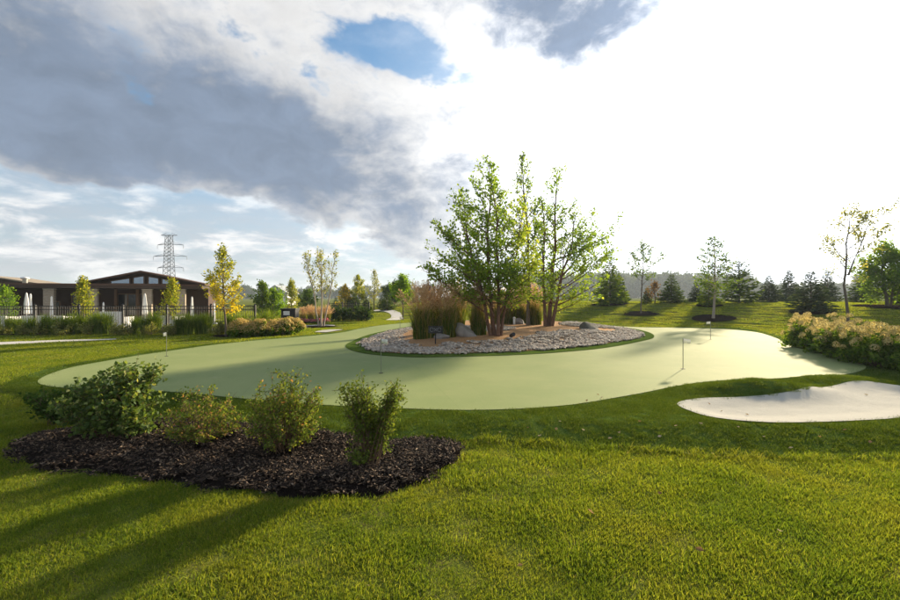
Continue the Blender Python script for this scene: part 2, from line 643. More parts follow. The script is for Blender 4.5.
m, nb = new_mat('putting_green')
ps = pos_of(nb)
na = nb.noise(ps, 0.30, 4, 0.6)
nbb = nb.noise(ps, 1.5, 5, 0.65)
nc = nb.noise(ps, 55.0, 5, 0.75)
nd_ = nb.noise(nb.v('MULTIPLY', ps, (3.0, 0.5, 1.0)), 1.0, 3, 0.5)
c = nb.mix(nb.smooth(na, 0.3, 0.7), (0.218, 0.268, 0.106), (0.288, 0.322, 0.142))
c = nb.mix(nb.m('MULTIPLY', nb.smooth(nbb, 0.55, 0.8), 0.5), c, (0.300, 0.300, 0.150))
c = nb.mix(nb.m('MULTIPLY', nb.smooth(nc, 0.35, 0.75), 0.75), c, (0.185, 0.235, 0.080))
nw = nb.noise(ps, 0.9, 7, 0.75, 1.2)
c = nb.mix(nb.m('MULTIPLY', nb.smooth(nw, 0.56, 0.72), 0.30), c, (0.36, 0.34, 0.20))
c = nb.mix(nb.m('MULTIPLY', nb.smooth(nw, 0.44, 0.30), 0.30), c, (0.20, 0.26, 0.10))
sx_ = nb.sep(ps)
sm_ = nb.m('ABSOLUTE', nb.m('SUBTRACT', nb.m('FRACT', nb.m('DIVIDE', nb.m('ADD', sx_[0], nb.m('MULTIPLY', sx_[1], 0.25)), 3.7)), 0.5))
c = nb.mix(nb.m('MULTIPLY', nb.smooth(sm_, 0.004, 0.0015), 0.22), c, (0.16, 0.20, 0.08))
nsp = nb.noise(ps, 9.0, 3, 0.5)
c = nb.mix(nb.m('MULTIPLY', nb.smooth(nsp, 0.68, 0.76), 0.35), c, (0.22, 0.23, 0.12))
MAT['green'] = finish(m, nb, principled(nb, c, 0.8, 0.06, bump=nc, bstr=0.45, bdist=0.006))

m, nb = new_mat('bunker_sand')
ps = pos_of(nb)
na = nb.noise(ps, 1.2, 5, 0.6)
nc = nb.noise(ps, 90.0, 4, 0.7)
rk = nb.n('ShaderNodeTexWave')
rk.inputs['Scale'].default_value = 2.6
rk.inputs['Distortion'].default_value = 9.0
rk.inputs['Detail'].default_value = 3.0
nb.t.links.new(ps, rk.inputs['Vector'])
c = nb.mix(na, (0.41, 0.40, 0.35), (0.50, 0.49, 0.435))
c = nb.mix(nb.m('MULTIPLY', nb.smooth(nc, 0.4, 0.8), 0.5), c, (0.33, 0.315, 0.275))
nft = nb.noise(ps, 6.0, 4, 0.6)
hh = nb.m('ADD', nb.m('MULTIPLY', nft, 0.5), nb.m('ADD', nb.m('MULTIPLY', nc, 0.4), nb.m('ADD', nb.m('MULTIPLY', na, 1.6), nb.m('MULTIPLY', rk.outputs['Fac'], 0.05))))
MAT['sand'] = finish(m, nb, principled(nb, c, 0.9, 0.02, bump=hh, bstr=0.5, bdist=0.035))

m, nb = new_mat('tan_mulch')
ps = pos_of(nb)
na = nb.noise(ps, 1.4, 5, 0.65)
nc = nb.noise(ps, 22.0, 5, 0.75)
c = nb.mix(na, (0.36, 0.20, 0.095), (0.48, 0.30, 0.16))
c = nb.mix(nb.smooth(nc, 0.45, 0.7), c, (0.24, 0.13, 0.06))
MAT['tan'] = finish(m, nb, principled(nb, c, 0.9, 0.03, bump=nc, bstr=0.8, bdist=0.03))

m, nb = new_mat('dark_mulch')
ps = pos_of(nb)
na = nb.noise(ps, 3.0, 5, 0.65)
nc = nb.noise(ps, 45.0, 5, 0.75)
c = nb.mix(na, (0.012, 0.009, 0.008), (0.030, 0.023, 0.020))
c = nb.mix(nb.smooth(nc, 0.5, 0.72), c, (0.050, 0.038, 0.032))
MAT['mulch'] = finish(m, nb, principled(nb, c, 0.95, 0.0, bump=nc, bstr=1.0, bdist=0.04))

m, nb = new_mat('concrete_path')
ps = pos_of(nb)
na = nb.noise(ps, 1.5, 6, 0.65)
nc = nb.noise(ps, 30.0, 4, 0.6)
c = nb.mix(na, (0.42, 0.40, 0.36), (0.56, 0.54, 0.50))
MAT['path'] = finish(m, nb, principled(nb, c, 0.8, 0.3, bump=nc, bstr=0.2, bdist=0.01))

m, nb = new_mat('far_field')
ps = pos_of(nb)
na = nb.noise(ps, 0.02, 5, 0.6)
c = nb.mix(na, (0.22, 0.18, 0.09), (0.16, 0.18, 0.06))
MAT['field'] = finish(m, nb, principled(nb, c, 0.9, 0.1))


# ================================================================== ground sheets
def grid_sheet(name, xs, ys, mat, zoff=0.0):
    X, Y = np.meshgrid(xs, ys)
    Z = H(X.ravel(), Y.ravel()) + zoff
    V = np.stack([X.ravel(), Y.ravel(), Z], 1)
    nx, ny = len(xs), len(ys)
    i = np.arange((ny - 1) * nx).reshape(ny - 1, nx)[:, :-1].ravel()
    F = np.stack([i, i + 1, i + 1 + nx, i + nx], 1)
    return tag(mobj(name, np_mesh(name, V, F, mat, smooth=True)), kind='structure')


def seg(a, b, st):
    return np.arange(a, b - 1e-6, st)


gx = np.concatenate([seg(-1500, -100, 100), seg(-100, -40, 6), seg(-40, -13, 0.6), seg(-13, 13, 0.17), seg(13, 45, 0.6), seg(45, 105, 6), seg(105, 1501, 93)])
gy = np.concatenate([seg(-100, 0, 10), seg(0, 13, 0.17), seg(13, 60, 0.5), seg(60, 120, 5), seg(120, 2400, 90)])
ground = grid_sheet('ground', gx, gy, MAT['lawn'])
tag(ground, 'mown lawn sloping up to a low grassy berm', 'lawn')


def sheet(name, poly, spacing, dz, mat, label=None, cat=None, holes=(), wavy=0.0, seed=0):
    rr = np.random.RandomState(seed + 7)
    lo, hi = poly.min(0), poly.max(0)
    xs = np.arange(lo[0], hi[0], spacing)
    ys = np.arange(lo[1], hi[1], spacing)
    X, Y = np.meshgrid(xs, ys)
    X = X.ravel() + rr.uniform(-.2, .2, X.size) * spacing
    Y = Y.ravel() + rr.uniform(-.2, .2, Y.size) * spacing
    d = dist_poly(poly, X, Y, 3.0)
    k = d > spacing * 0.4
    pts = [Vector(p) for p in poly] + [Vector((a, b)) for a, b in zip(X[k], Y[k])]
    n = len(poly)
    vs, es, fs, *_ = delaunay_2d_cdt(pts, [], [list(range(n))], 1, 1e-5)
    xy = np.array([(v.x, v.y) for v in vs])
    z = H(xy[:, 0], xy[:, 1]) + dz
    if wavy:
        z = z + rr.uniform(-wavy, wavy, len(z))
    V = np.column_stack([xy, z])
    F = np.array([f for f in fs if len(f) == 3])
    o = mobj(name, np_mesh(name, V, F, mat, smooth=True))
    if label:
        tag(o, label, cat)
    if name in ('path', 'sand_bunker', 'fence_bed', 'mulch_ring', 'flower_bed', 'patio'):
        NOGRASS.append(poly)
    return tag(o, kind='structure')


NOGRASS = []
sheet('fringe_turf', FRINGE, 0.2, 0.012, MAT['fringe'], 'dark green artificial turf fringe round the putting green', 'turf')
sheet('putting_green', GREEN, 0.5, 0.022, MAT['green'], 'smooth pale green putting green winding round the planted island', 'putting green')
sheet('island_turf_ring', RING, 0.4, 0.034, MAT['fringe'], 'narrow dark turf ring round the planted island', 'turf')
sheet('island_ground', ISLAND, 0.3, 0.05, MAT['tan'], 'tan mulch floor of the planted island', 'mulch')
sheet('sand_bunker', BUNKER, 0.12, 0.024, MAT['sand'], 'white sand bunker set into the dark turf', 'bunker')
sheet('mulch_bed', BED, 0.10, 0.012, MAT['mulch'], 'black mulch bed in front of the putting green', 'mulch bed', wavy=0.008)


def strip(a, b, w0, w1):
    a, b = np.array(a[:2], float), np.array(b[:2], float)
    e = (b - a) / np.linalg.norm(b - a)
    n = np.array([-e[1], e[0]])
    return np.array([a + n * w0 / 2, a - n * w0 / 2, b - n * w1 / 2, b + n * w1 / 2])


# concrete paths
sheet('path', smooth_poly([G(-160, 352.5), G(-60, 348.5), G(0, 345), G(60, 342), G(116, 339.7), G(116, 339.0), G(60, 340.2), G(0, 342.4), G(-60, 345), G(-160, 348)], 0.5), 0.5, 0.012, MAT['path'], 'pale concrete path crossing the lawn below the fence', 'path')
sheet('path', smooth_poly([G(374, 314.6), G(384, 315.4), G(390, 316.6), G(391, 318.4), G(386, 320.2), G(399, 320.2), G(402, 318), G(399, 316), G(388, 314.6), G(376, 314)], 0.6), 0.6, 0.014, MAT['path'], 'pale path curving away past the lawn behind the green', 'path')
sheet('path', smooth_poly([G(300, 327.6), G(318, 327.4), G(334, 326.2), G(332, 325), G(312, 325.2), G(298, 326)], 0.5), 0.5, 0.014, MAT['path'], 'pale paved pad behind the flower hedge', 'path')
sheet('sand_bunker', smooth_poly([G(315, 332.6), G(326, 332.8), G(336, 331.2), G(343, 329.9), G(332, 329.8), G(320, 331)], 0.4), 0.4, 0.03, MAT['sand'], 'small far white sand patch at the edge of the green', 'bunker')
sheet('fence_bed', smooth_poly([G(-140, 341), G(-60, 338), G(0, 335.3), G(90, 334.2), G(180, 333), G(280, 331.5), G(282, 328), G(180, 328), G(0, 329), G(-140, 331)], 0.5), 0.5, 0.014, MAT['mulch'], 'dark planting bed along the black fence', 'mulch bed')
hyd_bed = smooth_poly([G(806, 347), G(831, 355.5), G(857, 362.5), G(881, 366.3), G(905, 369.5), G(950, 376), G(985, 372), G(960, 352), G(900, 341), G(850, 336), G(815, 338)], 0.3)
sheet('flower_bed', hyd_bed, 0.3, 0.022, MAT['mulch'], 'dark mulch bed under the pink flowering hedge', 'mulch bed')


# ================================================================== scattered stuff (geometry nodes)
def scatter(name, pts, rz, scl, idx, sources, label, cat):
    """one object: source meshes instanced on points"""
    pts = np.asarray(pts, np.float32)
    me = bpy.data.meshes.new(name)
    me.vertices.add(len(pts))
    me.vertices.foreach_set('co', pts.ravel())
    for nm, arr in (('rz', rz), ('scl', scl)):
        at = me.attributes.new(nm, 'FLOAT', 'POINT')
        at.data.foreach_set('value', np.asarray(arr, np.float32))
    at = me.attributes.new('idx', 'INT', 'POINT')
    at.data.foreach_set('value', np.asarray(idx, np.int32))
    col = bpy.data.collections.new(name + '_pieces')
    for i, s in enumerate(sources):
        so_ = bpy.data.objects.new('%s_piece_%02d' % (name, i), s)
        col.objects.link(so_)
    o = mobj(name, me)
    ng = bpy.data.node_groups.new(name, 'GeometryNodeTree')
    ng.interface.new_socket('Geometry', in_out='INPUT', socket_type='NodeSocketGeometry')
    ng.interface.new_socket('Geometry', in_out='OUTPUT', socket_type='NodeSocketGeometry')
    gi, go = ng.nodes.new('NodeGroupInput'), ng.nodes.new('NodeGroupOutput')
    ci = ng.nodes.new('GeometryNodeCollectionInfo')
    ci.inputs['Collection'].default_value = col
    ci.inputs['Separate Children'].default_value = True
    ci.inputs['Reset Children'].default_value = True
    ip = ng.nodes.new('GeometryNodeInstanceOnPoints')
    ip.inputs['Pick Instance'].default_value = True

    def attr(nm, typ):
        a = ng.nodes.new('GeometryNodeInputNamedAttribute')
        a.data_type = typ
        a.inputs['Name'].default_value = nm
        return a.outputs['Attribute']
    cx = ng.nodes.new('ShaderNodeCombineXYZ')
    ng.links.new(attr('rz', 'FLOAT'), cx.inputs['Z'])
    ng.links.new(gi.outputs[0], ip.inputs['Points'])
    ng.links.new(ci.outputs[0], ip.inputs['Instance'])
    ng.links.new(attr('idx', 'INT'), ip.inputs['Instance Index'])
    ng.links.new(cx.outputs[0], ip.inputs['Rotation'])
    ng.links.new(attr('scl', 'FLOAT'), ip.inputs['Scale'])
    ng.links.new(ip.outputs[0], go.inputs[0])
    md = o.modifiers.new('scatter', 'NODES')
    md.node_group = ng
    return tag(o, label, cat, kind='stuff')


def blades(rr, base, h, w, lean, ang, var, bend=0.5):
    """grass blades as three triangles each; returns V, F, var"""
    n = len(base)
    d = np.column_stack([np.cos(ang), np.sin(ang), np.zeros(n)])
    s = np.column_stack([-np.sin(ang), np.cos(ang), np.zeros(n)])
    up = np.array([0, 0, 1.0])
    tw = rr.uniform(0, np.pi, n)
    s2 = s * np.cos(tw)[:, None] + d * np.sin(tw)[:, None]
    mid = base + up * (h * 0.55)[:, None] + d * (lean * h * 0.35)[:, None]
    tip = base + up * (h * (1 - bend * lean * 0.4))[:, None] + d * (lean * h)[:, None]
    hw = (w / 2)[:, None]
    V = np.stack([base - s2 * hw, base + s2 * hw, mid - s2 * hw * 0.8, mid + s2 * hw * 0.8, tip], 1).reshape(-1, 3)
    k = np.arange(n)[:, None] * 5
    F = np.concatenate([k + np.array([[0, 1, 3]]), k + np.array([[0, 3, 2]]), k + np.array([[2, 3, 4]])], 0)
    return V, F, np.repeat(var, 5)


def grass_patch(name, seed, rad, n, h0, h1_, w, mat, dead=0.08, leanmax=0.9):
    rr = np.random.RandomState(seed)
    r = rad * np.sqrt(rr.rand(n))
    a = rr.rand(n) * 2 * np.pi
    base = np.column_stack([r * np.cos(a), r * np.sin(a), np.full(n, -0.008)])
    cl = rr.rand(n)
    ca_ = rr.rand() * 6.283
    h = h0 + (h1_ - h0) * rr.rand(n) ** 1.5
    var = np.clip(rr.beta(1.2, 1.2, n) * 0.82 + rr.normal(0, 0.1), 0, 0.82)
    dd = rr.rand(n) < dead
    var[dd] = rr.uniform(0.88, 1.0, dd.sum())
    h[dd] *= 0.6
    lean = leanmax * rr.rand(n)
    lean[dd] = 1.0
    V, F, va = blades(rr, base, h, w * (0.7 + 0.6 * cl), lean, np.where(rr.rand(n) < 0.5, ca_ + rr.normal(0, 0.7, n), rr.rand(n) * 2 * np.pi), var)
    return np_mesh(name, V, F, mat, va)


MAT['grass'] = leaf_mat('lawn_blades', [(0.0, (0.075, 0.125, 0.016)), (0.45, (0.155, 0.210, 0.024)), (0.80, (0.240, 0.275, 0.036)), (0.9, (0.34, 0.28, 0.09)), (1.0, (0.42, 0.34, 0.16))],
                        trans=0.5, rough=0.6, spec=0.03, loc_cols=[(0.50, 0.66, (0.26, 0.255, 0.040), 0.42), (0.50, 0.36, (0.080, 0.150, 0.018), 0.5)], loc_scale=0.9, gain=1.12)
MAT['turf_blades'] = leaf_mat('turf_blades', [(0.0, (0.045, 0.080, 0.014)), (0.6, (0.085, 0.130, 0.022)), (0.84, (0.150, 0.190, 0.040)), (1.0, (0.30, 0.26, 0.12))], trans=0.42)


def band_points(rr, y0, y1, density, xfun=1.12, keep=None):
    """random points in a depth band across the view"""
    area = xfun * (y1 * y1 - y0 * y0)
    n = int(area * density)
    y = np.sqrt(rr.uniform(y0 * y0, y1 * y1, n))
    x = rr.uniform(-1, 1, n) * (xfun * y)
    k = np.ones(n, bool) if keep is None else keep(x, y)
    return x[k], y[k]


def lawn_keep(x, y):
    k = (~inside(FRINGE, x, y)) & (dist_poly(BED, x, y, 0.6) < 0.0)
    for q in NOGRASS:
        k &= dist_poly(q, x, y, 1.0) < np.where(y > 16, -0.3, -0.12)
    return k


def do_scatter(name, bands, sources, label, cat, keep, dz=0.0, smin=0.75, smax=1.25, seed=5, patchy=False):
    rr = np.random.RandomState(seed)
    P_, I_ = [], []
    S_ = []
    for (y0, y1, dens, srcs, sc) in bands:
        x, y = band_points(rr, y0, y1, dens, keep=keep)
        P_.append(np.column_stack([x, y, H(x, y) + dz]))
        I_.append(rr.choice(srcs, len(x)))
        S_.append(sc * rr.uniform(smin, smax, len(x)))
    Pn = np.concatenate(P_)
    n = len(Pn)
    if patchy:
        # tufts: taller and shorter patches of grass
        f_ = np.zeros(n)
        for q_ in range(9):
            kx, ky, ph_ = rr.normal(0, 4.5), rr.normal(0, 6.5), rr.rand() * 6.28
            f_ += np.sin(kx * Pn[:, 0] + ky * Pn[:, 1] + ph_)
        sc_ = np.clip(1.05 + 0.10 * f_, 0.8, 1.55)
        S_ = [np.concatenate(S_) * np.where(Pn[:, 1] < 9, sc_, 1.0)]
    return scatter(name, Pn, rr.rand(n) * 6.283, np.concatenate(S_), np.concatenate(I_), sources, label, cat)


def fringe_keep(x, y):
    return inside(FRINGE, x, y) & (dist_poly(GREEN, x, y, 0.6) < -0.03) & (dist_poly(BUNKER, x, y, 0.6) < -0.012) & (dist_poly(BED, x, y, 0.6) < -0.02)


fsrc = [grass_patch('turf_near', 70 + i, 0.10, 80, 0.014, 0.038, 0.005, MAT['turf_blades'], 0.04, 0.9) for i in range(4)]
fsrc += [grass_patch('turf_far', 80 + i, 0.25, 110, 0.015, 0.03, 0.012, MAT['turf_blades'], 0.0, 0.7) for i in range(2)]
do_scatter('fringe_grass', [(3.8, 9.5, 170, range(4), 1.0), (9.5, 17, 24, range(4, 6), 1.0)], fsrc, 'dense short dark green artificial turf blades of the fringe', 'turf', fringe_keep, dz=0.014, seed=9)

# long grass leaning over the edge between lawn and turf
rr = np.random.RandomState(3)
edge_src = [grass_patch('edge_blades', 90 + i, 0.09, 26, 0.05, 0.11, 0.0055, MAT['grass'], 0.15, 1.3) for i in range(3)]
ex = rr.uniform(0.1, 6.2, 260)
eyv = np.interp(ex, *np.array(sorted([tuple(p) for p in FRINGE if p[1] < 5.7 and p[0] > 0])).T) + rr.normal(0, 0.05, 260) - 0.03
do = scatter('edge_grass', np.column_stack([ex, eyv, H(ex, eyv)]), rr.rand(260) * 6.28, rr.uniform(0.5, 1.1, 260), rr.randint(0, 3, 260), edge_src, 'longer uncut grass along the edge of the dark turf', 'grass')


# dry straw coloured grass where the mulch edge was cut
straw_src = [grass_patch('straw_blades', 95 + i, 0.08, 46, 0.012, 0.035, 0.0045, MAT['grass'], 0.75, 1.2) for i in range(3)]
eb = np.array([p for p in BED if p[1] < 5.25])
k_ = rr.randint(0, len(eb), 420)
sx0 = eb[k_, 0] + rr.normal(0, .05, 420)
sy0 = eb[k_, 1] - np.abs(rr.normal(0.05, .06, 420))
kk_ = dist_poly(BED, sx0, sy0, .6) < -.01
sx0, sy0 = sx0[kk_], sy0[kk_]
scatter('edge_straw', np.column_stack([sx0, sy0, H(sx0, sy0) + .006]), rr.rand(len(sx0)) * 6.28, rr.uniform(.7, 1.3, len(sx0)), rr.randint(0, 3, len(sx0)), straw_src, 'dry straw coloured grass along the cut edge of the mulch bed', 'grass')


def chip_patch(name, seed, rad, n, L0, L1, mat):
    rr = np.random.RandomState(seed)
    mb = MB()
    for _ in range(n):
        r, a = rad * math.sqrt(rr.rand()), rr.rand() * 6.283
        L, wd, th = rr.uniform(L0, L1), rr.uniform(0.006, 0.016), rr.uniform(0.003, 0.007)
        M = Matrix.Translation((r * math.cos(a), r * math.sin(a), rr.uniform(0.0, 0.022))) @ Matrix.Rotation(rr.rand() * 6.283, 4, 'Z') @ Matrix.Rotation(rr.normal(0, 0.35), 4, 'Y') @ Matrix.Rotation(rr.normal(0, 0.4), 4, 'X')
        vs = [M @ Vector((x * L / 2 * (1 - 0.3 * (y > 0)), y * wd / 2, z * th / 2)) for z in (-1, 1) for y in (-1, 1) for x in (-1, 1)]
        mb.add(vs, [(0, 2, 3, 1), (4, 5, 7, 6), (0, 1, 5, 4), (2, 6, 7, 3), (0, 4, 6, 2), (1, 3, 7, 5)])
    me = bpy.data.meshes.new(name)
    me.from_pydata(mb.v, [], mb.f)
    va = np.repeat(rr.rand(n), 8)
    at = me.attributes.new('var', 'FLOAT', 'POINT')
    at.data.foreach_set('value', va.astype(np.float32))
    me.materials.append(mat)
    return me


m, nb = new_mat('mulch_chips')
at = nb.n('ShaderNodeAttribute', attribute_name='var')
c = nb.ramp(at.outputs['Fac'], [(0.0, (0.010, 0.008, 0.007)), (0.45, (0.030, 0.023, 0.019)), (0.75, (0.070, 0.050, 0.038)), (0.9, (0.14, 0.098, 0.068)), (1.0, (0.27, 0.20, 0.14))])
MAT['chips'] = finish(m, nb, principled(nb, c, 0.8, 0.08))
csrc = [chip_patch('chips', 100 + i, 0.13, 62, 0.02, 0.058, MAT['chips']) for i in range(5)]
do_scatter('mulch_chips', [(3.6, 6.6, 95, range(5), 1.0)], csrc, 'black shredded bark mulch chips in the shrub bed', 'mulch', lambda x, y: dist_poly(BED, x, y, 0.6) > 0.04, dz=0.012, seed=21)


def stone_mesh(rr, size):
    """a lumpy river stone"""
    import bmesh
    bm = bmesh.new()
    bmesh.ops.create_icosphere(bm, subdivisions=2, radius=1.0)
    ax = np.array([rr.uniform(0.8, 1.2), rr.uniform(0.6, 1.0), rr.uniform(0.4, 0.75)]) * size
    k = [Vector(rr.normal(size=3)).normalized() for _ in range(4)]
    kd = [rr.uniform(0.55, 0.9) for _ in range(4)]
    for v in bm.verts:
        for kk, q in zip(k, kd):
            t = v.co.dot(kk) - q
            if t > 0:
                v.co -= kk * t * 0.85
        v.co = Vector((v.co.x * ax[0], v.co.y * ax[1], v.co.z * ax[2]))
    vs = np.array([v.co[:] for v in bm.verts])
    fs = np.array([[v.index for v in f.verts] for f in bm.faces])
    bm.free()
    return vs, fs


def stone_patch(name, seed, rad, n, s0, s1, mat):
    rr = np.random.RandomState(seed)
    V, F, va, b = [], [], [], 0
    for i in range(n):
        vs, fs = stone_mesh(rr, rr.uniform(s0, s1))
        a = rr.rand() * 6.283
        vs = vs @ np.array([[math.cos(a), math.sin(a), 0], [-math.sin(a), math.cos(a), 0], [0, 0, 1]])
        r, q = rad * math.sqrt(rr.rand()), rr.rand() * 6.283
        V.append(vs + [r * math.cos(q), r * math.sin(q), s0 * 0.35 + rr.uniform(0, 0.03)])
        F.append(fs + b)
        va.append(np.full(len(vs), rr.rand()))
        b += len(vs)
    return np_mesh(name, np.concatenate(V), np.concatenate(F), mat, np.concatenate(va), smooth=True)


m, nb = new_mat('river_stones')
at = nb.n('ShaderNodeAttribute', attribute_name='var')
oi = nb.n('ShaderNodeObjectInfo')
c = nb.ramp(nb.m('FRACT', nb.m('ADD', at.outputs['Fac'], oi.outputs['Random'])), [(0.0, (0.21, 0.18, 0.15)), (0.35, (0.38, 0.33, 0.275)), (0.6, (0.54, 0.47, 0.39)), (0.8, (0.42, 0.31, 0.22)), (1.0, (0.68, 0.62, 0.54))])
nz = nb.noise(pos_of(nb), 30, 4, 0.6)
c = nb.mix(nb.m('MULTIPLY', nz, 0.35), c, (0.16, 0.15, 0.14))
MAT['stones'] = finish(m, nb, principled(nb, c, 0.7, 0.12, bump=nz, bstr=0.3))
ssrc = [stone_patch('stones', 140 + i, 0.22, 20, 0.024, 0.06, MAT['stones']) for i in range(5)]
STONE_IN = smooth_poly([G(470, 339.6), G(430, 340), G(418, 338), G(432, 334.5), G(470, 332.6), G(505, 333.6), G(514, 335.6), G(500, 338)], 0.3)
STONE_R = smooth_poly([G(562, 331), G(575, 333), G(600, 333.4), G(618, 331.2), G(608, 328), G(585, 326.4), G(566, 328)], 0.3)


def stone_keep(x, y):
    d = dist_poly(ISLAND, x, y, 3.0)
    # the belt is wide in front and narrow at the back; a tan gap separates it from the inner patches
    w = np.where(y < 19.5, 1.25 + 0.95 * sstep((x - 0.5) / 3.0), 0.8) + 0.25 * np.sin(x * 1.7) + 0.15 * np.sin(x * 4.1 + y)
    belt = (d > 0.02) & (d < w)
    return belt | inside(STONE_IN, x, y) | (inside(STONE_R, x, y))


do_scatter('river_stones', [(12, 32, 30, range(5), 1.0)], ssrc, 'grey river stones edging the planted island', 'stones', stone_keep, dz=0.05, seed=33)

# ================================================================== plant builders
MAT['bark_grey'] = simple('bark_grey', (0.15, 0.125, 0.10), 0.85, 0.05, var=0.4, scale=14, bstr=0.6)
MAT['bark_birch'] = simple('bark_river_birch', (0.17, 0.098, 0.07), 0.85, 0.05, var=0.45, scale=9, bstr=0.6)
MAT['bark_pale'] = simple('bark_pale_birch', (0.40, 0.34, 0.28), 0.8, 0.05, var=0.3, scale=10, bstr=0.4)
MAT['stem'] = simple('shrub_stem', (0.13, 0.085, 0.05), 0.8, 0.2, var=0.3, scale=20)
GREEN_LEAF = [(0.0, (0.040, 0.085, 0.012)), (0.5, (0.085, 0.150, 0.020)), (1.0, (0.150, 0.210, 0.030))]
MAT['leaf_birch'] = leaf_mat('leaf_birch', [(0.0, (0.045, 0.085, 0.016)), (0.5, (0.090, 0.150, 0.024)), (0.85, (0.15, 0.20, 0.035)), (1.0, (0.19, 0.22, 0.04))], trans=0.6, gain=1.9)
MAT['leaf_birch_cool'] = leaf_mat('leaf_birch_cool', [(0.0, (0.040, 0.075, 0.020)), (0.5, (0.080, 0.135, 0.032)), (1.0, (0.16, 0.21, 0.050))], trans=0.6, gain=1.9)
MAT['leaf_yellow'] = leaf_mat('leaf_yellow', [(0.0, (0.14, 0.18, 0.03)), (0.4, (0.30, 0.29, 0.035)), (0.75, (0.46, 0.34, 0.03)), (1.0, (0.50, 0.25, 0.03))], trans=0.5, gain=1.45)
MAT['leaf_lime'] = leaf_mat('leaf_lime', [(0.0, (0.11, 0.16, 0.02)), (0.6, (0.22, 0.25, 0.03)), (1.0, (0.38, 0.34, 0.05))], trans=0.5, gain=1.45)
MAT['leaf_pale'] = leaf_mat('leaf_pale', [(0.0, (0.10, 0.13, 0.04)), (0.6, (0.19, 0.21, 0.07)), (1.0, (0.30, 0.28, 0.10))], trans=0.5, gain=1.45)
MAT['leaf_green'] = leaf_mat('leaf_green', GREEN_LEAF, trans=0.45, gain=1.35)
MAT['leaf_bright'] = leaf_mat('leaf_bright', [(0.0, (0.08, 0.16, 0.015)), (1.0, (0.18, 0.28, 0.03))], trans=0.5, gain=1.45)
MAT['leaf_dark'] = leaf_mat('leaf_dark', [(0.0, (0.022, 0.048, 0.012)), (0.7, (0.050, 0.090, 0.020)), (1.0, (0.085, 0.13, 0.030))], trans=0.35, gain=1.3)
MAT['leaf_purple'] = leaf_mat('leaf_purple', [(0.0, (0.05, 0.010, 0.018)), (1.0, (0.12, 0.025, 0.03))], trans=0.35, warm=(1.1, 0.8, 0.8))
MAT['leaf_shrub'] = leaf_mat('leaf_shrub', [(0.0, (0.040, 0.070, 0.020)), (0.5, (0.075, 0.120, 0.030)), (0.9, (0.13, 0.18, 0.045)), (1.0, (0.30, 0.30, 0.12))], trans=0.4, rough=0.5, spec=0.1, gain=1.4)
MAT['leaf_spirea'] = leaf_mat('leaf_spirea', [(0.0, (0.055, 0.090, 0.022)), (0.5, (0.11, 0.155, 0.030)), (0.80, (0.18, 0.21, 0.045)), (0.89, (0.24, 0.17, 0.07)), (0.96, (0.28, 0.13, 0.07)), (1.0, (0.36, 0.26, 0.12))], trans=0.42, rough=0.45, gain=1.35)
MAT['needle'] = leaf_mat('needle_green', [(0.0, (0.025, 0.055, 0.014)), (0.6, (0.055, 0.095, 0.022)), (1.0, (0.11, 0.15, 0.035))], trans=0.25, gain=1.3)
MAT['needle_light'] = leaf_mat('needle_light', [(0.0, (0.050, 0.095, 0.016)), (0.6, (0.10, 0.16, 0.026)), (1.0, (0.18, 0.22, 0.04))], trans=0.35, gain=1.3)
MAT['needle_blue'] = leaf_mat('needle_blue', [(0.0, (0.022, 0.042, 0.026)), (0.6, (0.045, 0.072, 0.042)), (1.0, (0.085, 0.11, 0.055))], trans=0.2, gain=1.3)
MAT['reed'] = leaf_mat('reed_blades', [(0.0, (0.045, 0.075, 0.015)), (0.6, (0.10, 0.14, 0.025)), (0.85, (0.20, 0.19, 0.05)), (1.0, (0.36, 0.25, 0.10))], trans=0.45, gain=1.4)
MAT['plume'] = leaf_mat('reed_plumes', [(0.0, (0.32, 0.20, 0.10)), (0.6, (0.46, 0.32, 0.18)), (1.0, (0.58, 0.46, 0.30))], trans=0.5, warm=(1.1, 1.0, 0.85), gain=1.3)
MAT['fountain'] = leaf_mat('fountain_blades', [(0.0, (0.050, 0.090, 0.012)), (0.6, (0.11, 0.165, 0.022)), (1.0, (0.19, 0.23, 0.04))], trans=0.45, gain=1.45)
MAT['petal'] = leaf_mat('petals', [(0.0, (0.32, 0.25, 0.09)), (0.5, (0.52, 0.44, 0.19)), (1.0, (0.70, 0.65, 0.38))], trans=0.45, warm=(1.1, 1.02, 0.75), gain=1.12)
MAT['petal_gold'] = leaf_mat('petals_gold', [(0.0, (0.42, 0.28, 0.09)), (0.5, (0.64, 0.47, 0.17)), (1.0, (0.75, 0.62, 0.30))], trans=0.4, warm=(1.05, 1.0, 0.7))
MAT['flower_pink'] = leaf_mat('flower_pink', [(0.0, (0.55, 0.10, 0.16)), (1.0, (0.75, 0.30, 0.34))], trans=0.4, warm=(1, 1, 1))


def unit(v):
    return v / (np.linalg.norm(v, axis=-1, keepdims=True) + 1e-9)


